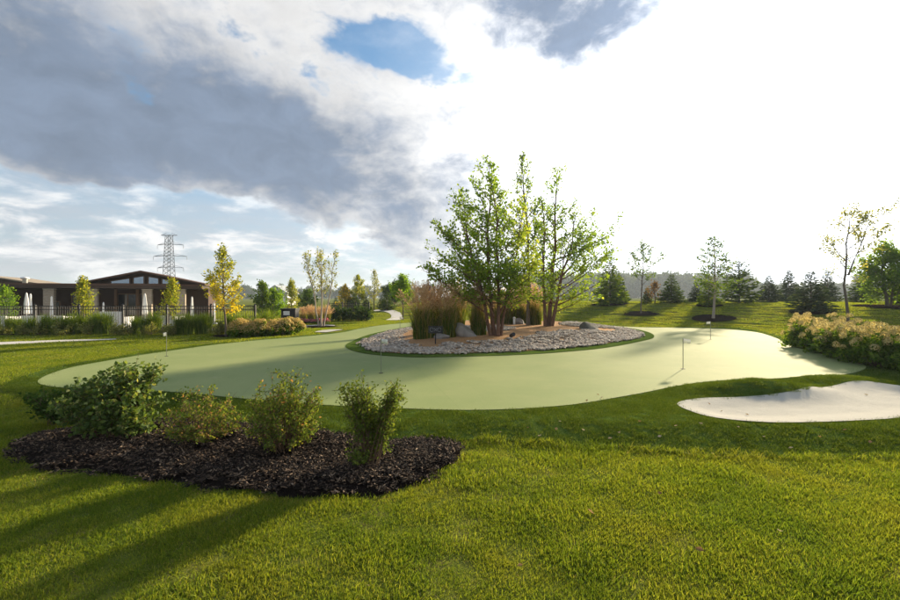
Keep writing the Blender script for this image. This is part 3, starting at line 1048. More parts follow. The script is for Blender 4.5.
def leaves_mesh(name, rr, Pn, L, Wd, mat, droop=0.2, flat=0.35, axis=None, var=None):
    """rhombic leaves at points"""
    Pn = np.asarray(Pn, float)
    n = len(Pn)
    a = rr.normal(size=(n, 3))
    if axis is not None:
        a = a * 0.6 + axis
    a[:, 2] -= droop
    a = unit(a)
    nn = rr.normal(size=(n, 3))
    nn[:, 2] += flat * 3
    b = unit(np.cross(nn, a))
    up = np.cross(a, b)
    sz = rr.uniform(0.65, 1.25, n)[:, None]
    L_, W_ = L * sz, Wd * sz
    V = np.stack([Pn, Pn + a * L_ * 0.45 + b * W_ * 0.5 + up * W_ * 0.12, Pn + a * L_, Pn + a * L_ * 0.45 - b * W_ * 0.5 + up * W_ * 0.12], 1).reshape(-1, 3)
    F = np.arange(n * 4).reshape(n, 4)
    va = rr.rand(n) if var is None else var
    return np_mesh(name, V, F, mat, np.repeat(va, 4))


def tubes_mesh(name, lines, mat, n=6):
    V, F, b = [], [], 0
    ca, sa = np.cos(np.arange(n) * 2 * np.pi / n), np.sin(np.arange(n) * 2 * np.pi / n)
    for pts, rad in lines:
        pts = np.asarray(pts, float)
        k = len(pts)
        t = unit(np.gradient(pts, axis=0))
        ref = np.where(np.abs(t[:, 2:3]) > 0.9, np.array([[1.0, 0, 0]]), np.array([[0, 0, 1.0]]))
        u = unit(np.cross(ref, t))
        w = np.cross(t, u)
        rad = np.asarray(rad, float).reshape(k, 1, 1)
        ring = pts[:, None, :] + rad * (u[:, None, :] * ca[None, :, None] + w[:, None, :] * sa[None, :, None])
        V.append(ring.reshape(-1, 3))
        i = (np.arange(k - 1)[:, None] * n + np.arange(n)[None, :]).ravel()
        j = (np.arange(k - 1)[:, None] * n + (np.arange(n)[None, :] + 1) % n).ravel()
        F.append(np.stack([i, j, j + n, i + n], 1) + b)
        b += k * n
    return np_mesh(name, np.concatenate(V), np.concatenate(F), mat, smooth=True)


def wob_line(rr, a, b, k, amp):
    t = np.linspace(0, 1, k)[:, None]
    p = np.asarray(a) * (1 - t) + np.asarray(b) * t
    w = np.cumsum(rr.normal(0, amp, (k, 3)), 0)
    w -= w[0]
    w[:, 2] *= 0.3
    return p + w * np.sin(np.pi * np.clip(t, 0, 0.75) / 1.5)


def tree_parts(seed, stems, prof, nprim, leaf_per_m, e0=15, e1=60, t0=0.2, sec=3.0, spread=0.10, curve=0.15, bias=None, sec_len=0.45, twig_leaf=1.0, drop=0.0):
    """skeleton and leaf points.  stems: [(base, top, r0)], prof: [(t, radius)]"""
    rr = np.random.RandomState(seed)
    lines, leaf, lax = [], [], []
    pt, pr = zip(*prof)
    for stem_ in stems:
        b, tp, r0 = stem_[:3]
        psc = stem_[3] if len(stem_) > 3 else 1.0
        nsc = stem_[4] if len(stem_) > 4 else 1.0
        b, tp = np.array(b, float), np.array(tp, float)
        k = 9
        st = wob_line(rr, b, tp, k, np.linalg.norm(tp - b) * 0.012)
        srad = r0 * (1 - np.linspace(0, 1, k)) ** 0.8 + 0.006
        srad[0] *= 1.25
        lines.append((st, srad))
        Ls = np.linalg.norm(tp - b)
        n = max(3, int(nprim * nsc))
        for q in range(n):
            t = t0 + (1 - t0) * ((q + rr.rand()) / n) ** 0.95
            f = t * (k - 1)
            i = min(int(f), k - 2)
            p0 = st[i] + (st[i + 1] - st[i]) * (f - i)
            az = q * 2.4 + rr.normal(0, 0.4)
            L = np.interp(t, pt, pr) * psc * rr.uniform(0.6, 1.15)
            el = R(e0 + (e1 - e0) * t + rr.normal(0, 8))
            d = np.array([math.cos(az) * math.cos(el), math.sin(az) * math.cos(el), math.sin(el)])
            if bias is not None:
                L *= max(0.25, 1 + float(np.dot(d, bias)))
            s = np.linspace(0, 1, 6)[:, None]
            br = p0 + d * s * L + np.array([0, 0, 1.0]) * curve * L * s ** 2 + np.cumsum(rr.normal(0, 0.02 * L, (6, 3)), 0) * s
            r1 = max(0.005, min(np.interp(t, np.linspace(0, 1, k), srad) * 0.55, 0.012 * L + 0.006))
            lines.append((br, r1 * (1 - 0.85 * s[:, 0]) + 0.002))
            m_ = max(2, int(L * sec))
            for z in range(m_):
                u = 0.22 + 0.76 * (z + rr.rand()) / m_
                g = u * 5
                ii = min(int(g), 4)
                q0 = br[ii] + (br[ii + 1] - br[ii]) * (g - ii)
                a2 = az + rr.choice([-1, 1]) * rr.uniform(0.4, 1.3)
                e2 = el + rr.normal(0.1 - drop, 0.35)
                d2 = np.array([math.cos(a2) * math.cos(e2), math.sin(a2) * math.cos(e2), math.sin(e2)])
                L2 = L * sec_len * (1.15 - 0.6 * u) * rr.uniform(0.6, 1.2) + 0.08
                tw = q0 + d2 * np.linspace(0, 1, 4)[:, None] * L2 + np.array([0, 0, 1.0]) * 0.1 * L2 * np.linspace(0, 1, 4)[:, None] ** 2
                lines.append((tw, np.array([0.006, 0.005, 0.004, 0.002])))
                nl = rr.poisson(leaf_per_m * L2 * twig_leaf) + 1
                uu = rr.uniform(0.15, 1.05, nl)[:, None]
                leaf.append(q0 + d2 * uu * L2 + np.array([0, 0, 1.0]) * 0.1 * L2 * uu ** 2 + rr.normal(0, spread, (nl, 3)))
                lax.append(np.repeat(d2[None], nl, 0))
            nl = rr.poisson(leaf_per_m * L * 0.4)
            uu = rr.uniform(0.45, 1.05, nl)
            bp = np.column_stack([np.interp(uu, np.linspace(0, 1, 6), br[:, c_]) for c_ in range(3)])
            leaf.append(bp + rr.normal(0, spread, (nl, 3)))
            lax.append(np.repeat(d[None], nl, 0))
    return rr, lines, np.concatenate(leaf), np.concatenate(lax)


def build_tree(name, label, cat, loc, data, bark, leafm, L, Wd, group=None, droop=0.2, var_h=None, sides=6):
    rr, lines, leaf, lax = data
    root = empty(name, loc)
    tag(root, label, cat, group)
    mobj('trunk', tubes_mesh('trunk', lines, bark, sides), root)
    var = None
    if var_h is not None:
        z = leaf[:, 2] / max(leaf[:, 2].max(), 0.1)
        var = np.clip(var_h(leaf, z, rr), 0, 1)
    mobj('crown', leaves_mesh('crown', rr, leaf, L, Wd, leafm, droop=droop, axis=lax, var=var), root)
    return root


def conifer_parts(seed, h, rad, levels=22, nb_=11, pw=0.85, t0=0.05, up=0.12, sp=1.0, gap=0.0):
    rr = np.random.RandomState(seed)
    P_, A_, L_ = [], [], []
    lines = [(np.array([[0, 0, -0.05], [0, 0, h * 0.5], [0, 0, h]]), np.array([0.02 * h, 0.012 * h, 0.004]))]
    for li in range(levels):
        t = t0 + (0.985 - t0) * (li / (levels - 1)) ** 0.9
        r = rad * (1 - t) ** pw * (0.75 + 0.25 * min(1, (t - t0) / 0.12 + 0.3)) + 0.02 * h * (t > .9)
        nbr = max(5, int(nb_ * (0.5 + 0.5 * (1 - t))))
        for q in range(nbr):
            if rr.rand() < gap:
                continue
            az = q * 2 * math.pi / nbr + li * 1.1 + rr.normal(0, 0.2)
            Lb = r * rr.uniform(0.72, 1.12)
            e = -0.15 + up + 0.75 * t ** 2 + rr.normal(0, 0.08)
            d = np.array([math.cos(az), math.sin(az), math.tan(e)])
            z0 = t * h
            tip = np.array([0, 0, z0]) + d * Lb
            lines.append((np.array([[0, 0, z0], np.array([0, 0, z0]) + d * Lb * 0.6 - [0, 0, 0.04 * Lb], tip]), np.array([0.006, 0.004, 0.002]) * max(1, h / 3)))
            k = max(4, int(Lb / (0.075 * h) * 5.5 * sp))
            u = rr.uniform(0.12, 1.0, k)[:, None]
            base = np.array([0, 0, z0]) + d * Lb * u
            base[:, 2] += -0.05 * Lb * np.sin(np.pi * u[:, 0]) + rr.normal(0, 0.01 * h, k)
            a2 = az + rr.normal(0, 0.75, k)
            ax = np.column_stack([np.cos(a2), np.sin(a2), rr.normal(-0.12 + 0.5 * t, 0.25, k)])
            P_.append(base)
            A_.append(ax)
            L_.append(np.full(k, 0.075 * h * (1.15 - 0.55 * t)))
    return rr, lines, np.concatenate(P_), unit(np.concatenate(A_)), np.concatenate(L_)


def conifer_meshes(seed, h, rad, mat, **kw):
    rr, lines, Pn, A, L = conifer_parts(seed, h, rad, **kw)
    n = len(Pn)
    nn = rr.normal(size=(n, 3))
    nn[:, 2] += 0.6
    b = unit(np.cross(nn, A))
    L = (L * rr.uniform(0.7, 1.3, n))[:, None]
    wv = L * 0.42
    V = np.stack([Pn, Pn + A * L * 0.4 + b * wv * 0.5, Pn + A * L, Pn + A * L * 0.4 - b * wv * 0.5], 1).reshape(-1, 3)
    rad_ = np.hypot(Pn[:, 0], Pn[:, 1])
    va = np.clip(rr.rand(n) * 0.75 + 0.25 * rr.rand(n), 0, 1)
    return tubes_mesh('trunk', lines, MAT['bark_grey'], 5), np_mesh('crown', V, np.arange(n * 4).reshape(n, 4), mat, np.repeat(va, 4))


def build_conifer(name, label, loc, meshes, rz=0.0, scale=(1, 1, 1), group=None):
    root = empty(name, loc, rz)
    tag(root, label, 'conifer', group)
    for nm, me in zip(('trunk', 'crown'), meshes):
        mobj(nm, me, root)
    root.scale = scale
    return root


def shrub_parts(seed, w, dpt, h, nst, lpm, spread=0.02, lobes=None, twig=5, fill=0.35):
    """stems fanning from the base with twigs; returns lines and leaf points"""
    rr = np.random.RandomState(seed)
    lines, leaf = [], []
    for i in range(nst):
        if lobes:
            lb = lobes[rr.randint(len(lobes))]
            c, rad = np.array(lb[0]), lb[1]
            q = rr.normal(size=3)
            q = q / np.linalg.norm(q) * rr.rand() ** 0.4
            tip = c + q * np.array(rad)
        else:
            a = rr.rand() * 6.283
            el = math.acos(rr.uniform(0.05, 1.0))
            q = rr.uniform(0.75, 1.08)
            tip = np.array([w / 2 * math.sin(el) * math.cos(a) * q, dpt / 2 * math.sin(el) * math.sin(a) * q, 0.12 * h + 0.88 * h * math.cos(el) * q])
        b0 = np.array([tip[0] * 0.22 + rr.normal(0, 0.05), tip[1] * 0.22 + rr.normal(0, 0.05), -0.03])
        mid = b0 * 0.45 + tip * 0.55 + np.array([-tip[0] * 0.08, -tip[1] * 0.08, 0.05 * h])
        t = np.linspace(0, 1, 6)[:, None]
        st = (1 - t) ** 2 * b0 + 2 * t * (1 - t) * mid + t ** 2 * tip
        Ls = np.linalg.norm(tip - b0)
        lines.append((st, 0.0045 * (1 - 0.8 * t[:, 0]) * (0.5 + h)))
        for z in range(twig):
            u = 0.3 + 0.7 * rr.rand()
            p = np.array([np.interp(u, t[:, 0], st[:, c_]) for c_ in range(3)])
            d = unit(rr.normal(size=3) + np.array([p[0], p[1], 0.5 * h]) / max(h, 0.1))
            L2 = Ls * fill * rr.uniform(0.3, 1.0)
            q1 = p + d * L2 + np.array([0, 0, 0.12 * L2])
            lines.append((np.array([p, (p + q1) / 2, q1]), np.array([0.003, 0.0025, 0.0015])))
            nl = rr.poisson(lpm * L2) + 2
            uu = rr.uniform(0.0, 1.08, nl)[:, None]
            leaf.append(p + (q1 - p) * uu + rr.normal(0, spread, (nl, 3)))
        nl = rr.poisson(lpm * Ls * 0.5)
        uu = rr.uniform(0.45, 1.05, nl)
        leaf.append(np.column_stack([np.interp(uu, t[:, 0], st[:, c_]) for c_ in range(3)]) + rr.normal(0, spread, (nl, 3)))
    return rr, lines, np.concatenate(leaf)


def build_shrub(name, label, loc, data, leafm, L, Wd, group=None, stem=None, var_fn=None, droop=0.0, cat='shrub', rz=0.0):
    rr, lines, leaf = data
    leaf = leaf[leaf[:, 2] > 0.02]
    root = empty(name, loc, rz)
    tag(root, label, cat, group)
    mobj('stems', tubes_mesh('stems', lines, stem or MAT['stem'], 5), root)
    var = None if var_fn is None else np.clip(var_fn(leaf, rr), 0, 1)
    mobj('foliage', leaves_mesh('foliage', rr, leaf, L, Wd, leafm, droop=droop, var=var), root)
    return root


def arch_blades(rr, n, r0, h0, h1_, out0, out1, w, nseg=5):
    """long arching blades from a clump base"""
    a = rr.rand(n) * 6.283
    rb = r0 * np.sqrt(rr.rand(n))
    ab = rr.rand(n) * 6.283
    base = np.column_stack([rb * np.cos(ab), rb * np.sin(ab), np.full(n, -0.02)])
    h = rr.uniform(h0, h1_, n)
    o = rr.uniform(out0, out1, n)
    d = np.column_stack([np.cos(a), np.sin(a), np.zeros(n)])
    s = np.column_stack([-np.sin(a), np.cos(a), np.zeros(n)])
    V = []
    ts = np.linspace(0, 1, nseg)
    for t in ts:
        c_ = base + d * (o * t ** 2.2)[:, None] + np.array([0, 0, 1.0]) * (h * (t - 0.18 * t ** 4 * np.clip(o / (h + .01) * 2.5, 0, 3)))[:, None]
        ww = (w * (1 - t) ** 0.6 * 0.5 + 0.0008) * (0.8 + 0.4 * rr.rand(n))
        V += [c_ - s * ww[:, None], c_ + s * ww[:, None]]
    V = np.stack(V, 1)
    k = np.arange(n)[:, None] * (2 * nseg)
    F = np.concatenate([k + np.array([[2 * j, 2 * j + 1, 2 * j + 3, 2 * j + 2]]) for j in range(nseg - 1)], 0)
    tips = (V[:, -1] + V[:, -2]) / 2
    dirs = unit(tips - (V[:, -3] + V[:, -4]) / 2)
    return V.reshape(-1, 3), F, 2 * nseg, tips, dirs


def reed_meshes(seed, h, r0, nb_=520, npl=150, out=0.42):
    rr = np.random.RandomState(seed)
    V, F, k, _, _ = arch_blades(rr, nb_, r0, h * 0.35, h * 0.72, 0.04, out, 0.016)
    me1 = np_mesh('blades', V, F, MAT['reed'], np.repeat(rr.rand(nb_), k))
    V, F, k, tips, dirs = arch_blades(rr, npl, r0 * 0.9, h * 0.62, h * 0.95, 0.04, out * 1.05, 0.008)
    # feathery heads on the stems
    m_ = 26
    u = rr.rand(npl, m_)
    p = tips[:, None, :] + dirs[:, None, :] * (u * 0.30 - 0.06)[:, :, None] + rr.normal(0, 0.012, (npl, m_, 3))
    p = p.reshape(-1, 3)
    ax = np.repeat(dirs, m_, 0)
    n = len(p)
    a = unit(ax + rr.normal(0, 0.35, (n, 3)))
    b = unit(np.cross(rr.normal(size=(n, 3)), a))
    L, w_ = 0.06, 0.012
    Vq = np.stack([p, p + a * L * .5 + b * w_ * .5, p + a * L, p + a * L * .5 - b * w_ * .5], 1).reshape(-1, 3)
    o = len(V)
    Vall = np.concatenate([V, Vq])
    Fall = np.concatenate([F, np.arange(n * 4).reshape(n, 4) + o])
    va = np.concatenate([np.repeat(rr.rand(npl) * 0.5, k), np.repeat(rr.rand(n), 4)])
    return me1, np_mesh('plumes', Vall, Fall, MAT['plume'], va)


def build_reed(label, loc, meshes, rz, sc=(1, 1, 1), group=None, name='reed_grass'):
    root = empty(name, loc, rz)
    root.scale = sc
    tag(root, label, 'ornamental grass', group)
    for nm, me in zip(('blades', 'plumes'), meshes):
        mobj(nm, me, root)
    return root


def flower_head_mesh(name, seed, r, n, mat):
    """a dense domed flower head of small petals"""
    rr = np.random.RandomState(seed)
    d = unit(rr.normal(size=(n, 3)))
    d[:, 2] = np.where(d[:, 2] < -0.4, -d[:, 2], d[:, 2])
    sc = np.array([1.0, 1.0, 1.05]) * r
    p = d * sc * rr.uniform(0.82, 1.05, (n, 1))
    t1 = unit(np.cross(d, rr.normal(size=(n, 3))))
    t2 = np.cross(d, t1)
    s = r * 0.34
    lift = d * s * 0.35
    V = np.stack([p - t1 * s * .5 + lift * rr.rand(n, 1), p - t2 * s * .5, p + t1 * s * .5 + lift * rr.rand(n, 1), p + t2 * s * .5], 1).reshape(-1, 3)
    return np_mesh(name, V, np.arange(n * 4).reshape(n, 4), mat, np.repeat(rr.rand(n), 4))


def copy_tree(o, parent=None):
    c = o.copy()
    COL.objects.link(c)
    c.parent = parent
    for ch in o.children:
        copy_tree(ch, c)
    return c

# ================================================================== clubhouse and its terrace
MAT['siding'] = simple('brown_siding', (0.060, 0.032, 0.020), 0.7, 0.2, var=0.2, scale=3)
MAT['fascia'] = simple('dark_fascia', (0.055, 0.036, 0.026), 0.6, 0.3, var=0.15, scale=2)
MAT['roof_tan'] = simple('tan_roof', (0.30, 0.25, 0.19), 0.8, 0.2, var=0.2, scale=2)
MAT['roof_brown'] = simple('brown_roof', (0.10, 0.055, 0.038), 0.7, 0.25, var=0.2, scale=3)
MAT['timber'] = simple('timber_frame', (0.20, 0.12, 0.07), 0.65, 0.25, var=0.2, scale=5)
MAT['black_metal'] = simple('black_metal', (0.015, 0.015, 0.016), 0.5, 0.4, var=0.2)
MAT['white_fabric'] = simple('white_fabric', (0.78, 0.77, 0.74), 0.9, 0.1, var=0.06, scale=5)
MAT['white_paint'] = simple('white_paint', (0.78, 0.78, 0.76), 0.5, 0.3, var=0.05)
MAT['grey_metal'] = simple('grey_metal', (0.34, 0.36, 0.38), 0.5, 0.4, var=0.15)
MAT['patio'] = simple('patio_paving', (0.45, 0.42, 0.37), 0.85, 0.2, var=0.15, scale=2)
MAT['boulder'] = simple('boulder', (0.27, 0.25, 0.235), 0.85, 0.2, var=0.5, scale=5, bstr=0.8)
MAT['boulder_dark'] = simple('boulder_dark', (0.10, 0.10, 0.085), 0.85, 0.2, var=0.5, scale=7, bstr=0.8)
m, nb = new_mat('dark_glass')
MAT['glass'] = finish(m, nb, principled(nb, (0.018, 0.022, 0.026), 0.08, 0.5))
m, nb = new_mat('reflecting_glass')
MAT['glass_sky'] = finish(m, nb, principled(nb, (0.30, 0.38, 0.46), 0.06, 0.6, 0.75))
m, nb = new_mat('stone_pillar')
tcn = nb.n('ShaderNodeTexCoord').outputs['Object']
bk = nb.n('ShaderNodeTexBrick')
bk.inputs['Scale'].default_value = 4.0
bk.inputs['Color1'].default_value = (0.34, 0.28, 0.21, 1)
bk.inputs['Color2'].default_value = (0.42, 0.36, 0.28, 1)
bk.inputs['Mortar'].default_value = (0.24, 0.20, 0.16, 1)
sp_ = nb.sep(tcn)
nb.t.links.new(nb.comb(sp_[0], sp_[2], 0.0), bk.inputs['Vector'])
MAT['pillar'] = finish(m, nb, principled(nb, bk.outputs['Color'], 0.9, 0.15))
MAT['stone_cap'] = simple('stone_cap', (0.45, 0.42, 0.36), 0.85, 0.2, var=0.15)

YB = 32.0                                    # distance of the clubhouse front


def BX(px, Y=YB):
    return (px - 450) / FPX * Y


def BZ(py, Y=YB):
    return CAM_H + (HOR - py) / FPX * Y


TH = R(20)                                    # the front is turned a little towards the lawn
club = empty('clubhouse', (BX(100), YB, 0), TH)
tag(club, 'long low brown clubhouse with stone pillars and a shallow gable', 'building')
ox, oy = BX(100), YB


def FX(px, Y=None):
    """position along the turned front seen at a photo column"""
    k = (px - 450) / FPX
    return ox + (k * oy - ox) / (math.cos(TH) - k * math.sin(TH))



def local(mb):
    mb.v = [(x - ox, y - oy, z) for x, y, z in mb.v]
    return mb


w = MB()
w.box(FX(-190), FX(205), YB + 1.4, YB + 5, -0.1, BZ(289))
wall = local(w).build('wall', MAT['siding'], club)
canopy = local(MB().box(FX(-200), FX(206), YB - 1.6, YB + 5.5, BZ(288.6), BZ(284.6))).build('flat_roof', MAT['fascia'], club)
local(MB().box(FX(-200.5), FX(206.5), YB - 1.66, YB - 1.601, BZ(285.8), BZ(284.2))).build('roof_edge', MAT['roof_brown'], canopy)
z0g, zr = BZ(284.5) + 0.003, BZ(272.2)
xl, xr, xm = FX(89), FX(204.5), FX(146)
gw = local(MB().prism([(xl - .05, z0g), (xr + .05, z0g), (xm, zr + .02)], YB - 0.4, YB + 4.5)).build('gable_wall', MAT['siding'], club)
for sgn, xe in ((-1, xl), (1, xr)):
    mbr = MB().prism([(xe + sgn * 0.25, z0g - 0.03), (xm, zr), (xm, zr + .12), (xe + sgn * 0.25, z0g + 0.09)] if sgn < 0 else [(xm, zr), (xe + sgn * 0.25, z0g - 0.03), (xe + sgn * 0.25, z0g + 0.09), (xm, zr + .12)], YB - 1.3, YB + 5)
    local(mbr).build('roof_slope', MAT['roof_brown'], club)


def gz(px):                                   # underside of the gable roof
    x = FX(px)
    return z0g + (zr - .2 - z0g) * (1 - abs(x - xm) / (xr - xm if x > xm else xm - xl))


for a, b in ((113, 132), (135.2, 146), (150, 160.5), (163.5, 181)):
    za, zb = gz(a) - .05, gz(b) - .05
    zs = z0g + 0.06
    if min(za, zb) < zs + .03:
        za, zb = max(za, zs + .03), max(zb, zs + .03)
    fr_ = MB()
    for (q0, q1) in (((FX(a), zs), (FX(b), zs)), ((FX(a), za), (FX(b), zb)), ((FX(a), zs), (FX(a), za)), ((FX(b), zs), (FX(b), zb))):
        fr_.bar((q0[0], YB - .46, q0[1]), (q1[0], YB - .46, q1[1]), 0.045)
    wn = local(fr_).build('window', MAT['timber'], club)
    local(MB().prism([(FX(a), zs), (FX(b), zs), (FX(b), zb), (FX(a), za)], YB - .44, YB - .41)).build('pane', MAT['glass_sky'], wn)
for px in (-136, -85, -38, 14, 58.5, 100, 152.5, 185):
    Yp = YB - 1.2
    x = FX(px, Yp)
    pl = local(MB().box(x - .3, x + .3, Yp - .15, Yp + .15, -0.1, BZ(289.5, Yp))).build('pillar', MAT['pillar'], club)
    local(MB().box(x - .33, x + .33, Yp - .18, Yp + .18, BZ(289.5, Yp), BZ(288.7, Yp))).build('pillar_cap', MAT['stone_cap'], pl)
for a, b, t, bt in ((111, 131.5, 294, 316), (134, 147.5, 294, 316), (63, 76, 293, 315), (38, 50.5, 301.5, 316), (-20, 2, 293, 316), (-70, -46, 293, 316), (160, 178, 294, 316)):
    Yw = YB + 1.36
    x0, x1, z0_, z1_ = FX(a, Yw), FX(b, Yw), max(0.05, BZ(bt, Yw)), BZ(t, Yw)
    fr_ = MB()
    for (p0, p1) in (((x0, z0_), (x1, z0_)), ((x0, z1_), (x1, z1_)), ((x0, z0_), (x0, z1_)), ((x1, z0_), (x1, z1_)), (((x0 + x1) / 2, z0_), ((x0 + x1) / 2, z1_))):
        fr_.bar((p0[0], Yw - .03, p0[1]), (p1[0], Yw - .03, p1[1]), 0.05)
    wn = local(fr_).build('glass_door', MAT['timber'], club)
    local(MB().box(x0, x1, Yw - .02, Yw + .02, z0_, z1_)).build('pane', MAT['glass'], wn)
for px in (110.2, 132.6):
    local(MB().box(FX(px) - .09, FX(px) + .09, YB + 1.0, YB + 1.2, -.1, BZ(289))).build('post', MAT['timber'], club)

# wing with the tan roof behind on the left
wing = empty('clubhouse_wing', (BX(-10, 46), 46, 0), R(24))
tag(wing, 'far wing with low tan gabled roof behind the clubhouse', 'building')


def wl(mb):
    mb.v = [(x - BX(-10, 46), y - 46, z) for x, y, z in mb.v]
    return mb


xa, xb, xc = BX(-75, 46), BX(44, 46), BX(-14, 46)
ze, zt = BZ(287, 46), BZ(276.3, 46)
wl(MB().box(xa + .3, xb - .3, 46.5, 56, -.1, ze)).build('wall', MAT['siding'], wing)
wl(MB().prism([(xa + .3, ze + .003), (xb - .3, ze + .003), (xc, zt - .12)], 46.6, 55.9)).build('gable_wall', MAT['siding'], wing)
wl(MB().prism([(xa, ze), (xc, zt), (xc, zt + .14), (xa, ze + .14)], 45.6, 56.5)).build('roof_slope', MAT['roof_tan'], wing)
wl(MB().prism([(xc, zt), (xb, ze), (xb, ze + .14), (xc, zt + .14)], 45.6, 56.5)).build('roof_slope', MAT['roof_tan'], wing)

vent = empty('roof_vent', (BX(25, 36), 36, BZ(284.6, YB)))
tag(vent, 'white metal exhaust vent on the flat clubhouse roof', 'vent')
vz = BZ(277, 36) - BZ(284.6, YB)
MB().lathe([(0.17, 0), (0.17, vz * .72), (0.2, vz * .74)], 12).build('duct', MAT['white_paint'], vent, smooth=True)
MB().lathe([(0.19, vz * .75), (0.30, vz * .8), (0.30, vz * .93), (0.12, vz)], 12).build('cap', MAT['white_paint'], vent, smooth=True)

sheet('patio', np.array([(BX(-190), 22.4), (BX(212), 22.4), (BX(212), 33.5), (BX(-190), 33.5)]), 2.0, 0.016, MAT['patio'], 'pale paved terrace between fence and clubhouse', 'terrace')

# closed umbrellas
umb = None
for i, (px, Y, top, lab) in enumerate([(26.5, 25.5, 293.5, 'white umbrella closed beside another at the stone pillar'), (30.5, 27.0, 294.5, 'white umbrella closed beside another at the stone pillar'), (51.5, 28, 297, 'slim white umbrella closed in front of the brown wall'),
                                       (103.5, 29.5, 303, 'short white umbrella closed by the timber post'), (145, 26, 294.2, 'tall white umbrella closed under the gable'), (192, 27, 297.5, 'white umbrella closed at the end of the clubhouse'), (214, 28, 303, 'white umbrella closed behind the yellow tree')]):
    hz = BZ(top, Y)
    u = empty('umbrella', (BX(px, Y), Y, 0.016), rz=0.3 * i)
    tag(u, lab, 'umbrella', 'closed white terrace umbrellas')
    MB().bar((0, 0, 0), (0, 0, hz), 0.025, 8).build('pole', MAT['grey_metal'], u)
    MB().lathe([(0.26, 0), (0.26, 0.06), (0.06, 0.1)], 14).build('base', MAT['grey_metal'], u)
    rw = random.Random(i)
    bot = hz - 1.25
    us = 0.75 if i in (0, 4) else 0.5
    MB().lathe([(0.02, bot + .02), (0.15 * us, bot), (0.17 * us, bot + .12), (0.135 * us, bot + .4), (0.14 * us, bot + .6), (0.10 * us, bot + .95), (0.05, bot + 1.2), (0.02, hz + .04)], 20,
               wob=lambda a, j: 1 + 0.22 * math.sin(5 * a + j * .25) * (j < 6)).build('canopy', MAT['white_fabric'], u, smooth=True)

# white terrace sofas
for i, (px, Y, wd) in enumerate([(2, 25, 1.5), (40, 25.5, 1.2), (60, 25.2, 1.3), (118, 24.6, 1.35), (171, 25.4, 1.2)]):
    s_ = empty('sofa', (BX(px, Y), Y, 0.016))
    tag(s_, ['white sofa at the terrace edge below green tree', 'white sofa between two closed umbrellas', 'white sofa in front of a stone pillar', 'white high-backed sofa in front of the glass doors', 'white sofa behind the young green tree'][i], 'sofa', 'white terrace sofas')
    hb = 0.95 if i == 3 else 0.68
    MB().box(-wd / 2, wd / 2, -.4, .4, 0.1, 0.42).build('seat', MAT['white_fabric'], s_)
    MB().box(-wd / 2, wd / 2, -.52, -.402, 0.1, hb).build('backrest', MAT['white_fabric'], s_)
    for sg in (-1, 1):
        MB().box(sg * wd / 2 - (.14 if sg > 0 else 0) + (0 if sg > 0 else 0), sg * wd / 2 + (.14 if sg < 0 else 0), -.4, .4, 0.421, 0.64).build('armrest', MAT['white_fabric'], s_)
    for ax_ in (-1, 1):
        for ay in (-1, 1):
            MB().box(ax_ * (wd / 2 - .1) - .03, ax_ * (wd / 2 - .1) + .03, ay * .35 - .03, ay * .35 + .03, 0, 0.1).build('leg', MAT['grey_metal'], s_)


# black picket fences
def fence(name, label, a, b, npan, h=1.32):
    a, b = np.array(a), np.array(b)
    root = empty(name, (a[0], a[1], 0.0))
    tag(root, label, 'fence', 'black metal fences round the terrace')
    e = (b - a) / npan
    for i in range(npan + 1):
        p = e * i
        q = MB().box(p[0] - .04, p[0] + .04, p[1] - .04, p[1] + .04, -.1, h + .06).build('post', MAT['black_metal'], root)
        MB().lathe([(0.06, h + .06), (0.06, h + .09), (0.015, h + .13)], 4, c=(p[0], p[1], 0.001)).build('post_cap', MAT['black_metal'], q)
    for i in range(npan):
        p, q = e * i, e * (i + 1)
        for z in (0.12, h - .17, h):
            MB().bar((p[0], p[1], z), (q[0], q[1], z), 0.022).build('rail', MAT['black_metal'], root)
        n = int(np.linalg.norm(e) / 0.115)
        mb = MB()
        for k in range(1, n):
            c_ = p + (q - p) * k / n
            mb.bar((c_[0], c_[1], 0.07), (c_[0], c_[1], h + .02), 0.011)
        pk = mb.build('pickets', MAT['black_metal'], root)
        tag(pk, kind='stuff')
    return root


YF = 21.4
fence('picket_fence', 'long black metal picket fence behind the clipped grasses', (BX(-140, YF), YF), (BX(255, YF - .1), YF - .1), 9, h=1.34)
fence('picket_fence', 'short black metal fence half hidden by dark shrubs beside the lawn', (BX(329, 33), 33), (BX(369, 33), 33), 3, h=1.3)

# bushy grasses and small shrubs in the bed along the fence
fsrcs = []
for i in range(4):
    rr = np.random.RandomState(300 + i)
    V, F, k, _, _ = arch_blades(rr, 420, 0.16, 0.6, 1.02, 0.08, 0.46, 0.018)
    fsrcs.append(np_mesh('blades', V, F, MAT['fountain'], np.repeat(rr.rand(420), k)))
rr = np.random.RandomState(77)
for i, px in enumerate([-70, -48, -28, -6, 10, 19, 31, 46, 56, 66, 75, 86, 97, 106, 136, 145, 155, 180, 189, 199, 207, 231, 243, 257, 267]):
    Y = 20.45 + rr.uniform(-.15, .25)
    o = empty('fountain_grass', (BX(px, Y), Y, 0.02), rr.rand() * 6.28)
    tag(o, 'bushy green fountain grass clump in the bed along the black fence', 'ornamental grass', 'grass clumps along the fence')
    mobj('blades', fsrcs[i % 4], o)
    s_ = rr.uniform(1.0, 1.35)
    o.scale = (s_, s_, s_ * rr.uniform(0.9, 1.05))
sm = []
for i in range(3):
    d_ = shrub_parts(400 + i, 0.95, 0.8, 0.62, 26, 60, spread=0.03, twig=4)
    lf = d_[2][d_[2][:, 2] > 0.02]
    sm.append((tubes_mesh('stems', d_[1], MAT['stem'], 4), leaves_mesh('foliage', d_[0], lf, 0.075, 0.045, MAT['leaf_pale'])))
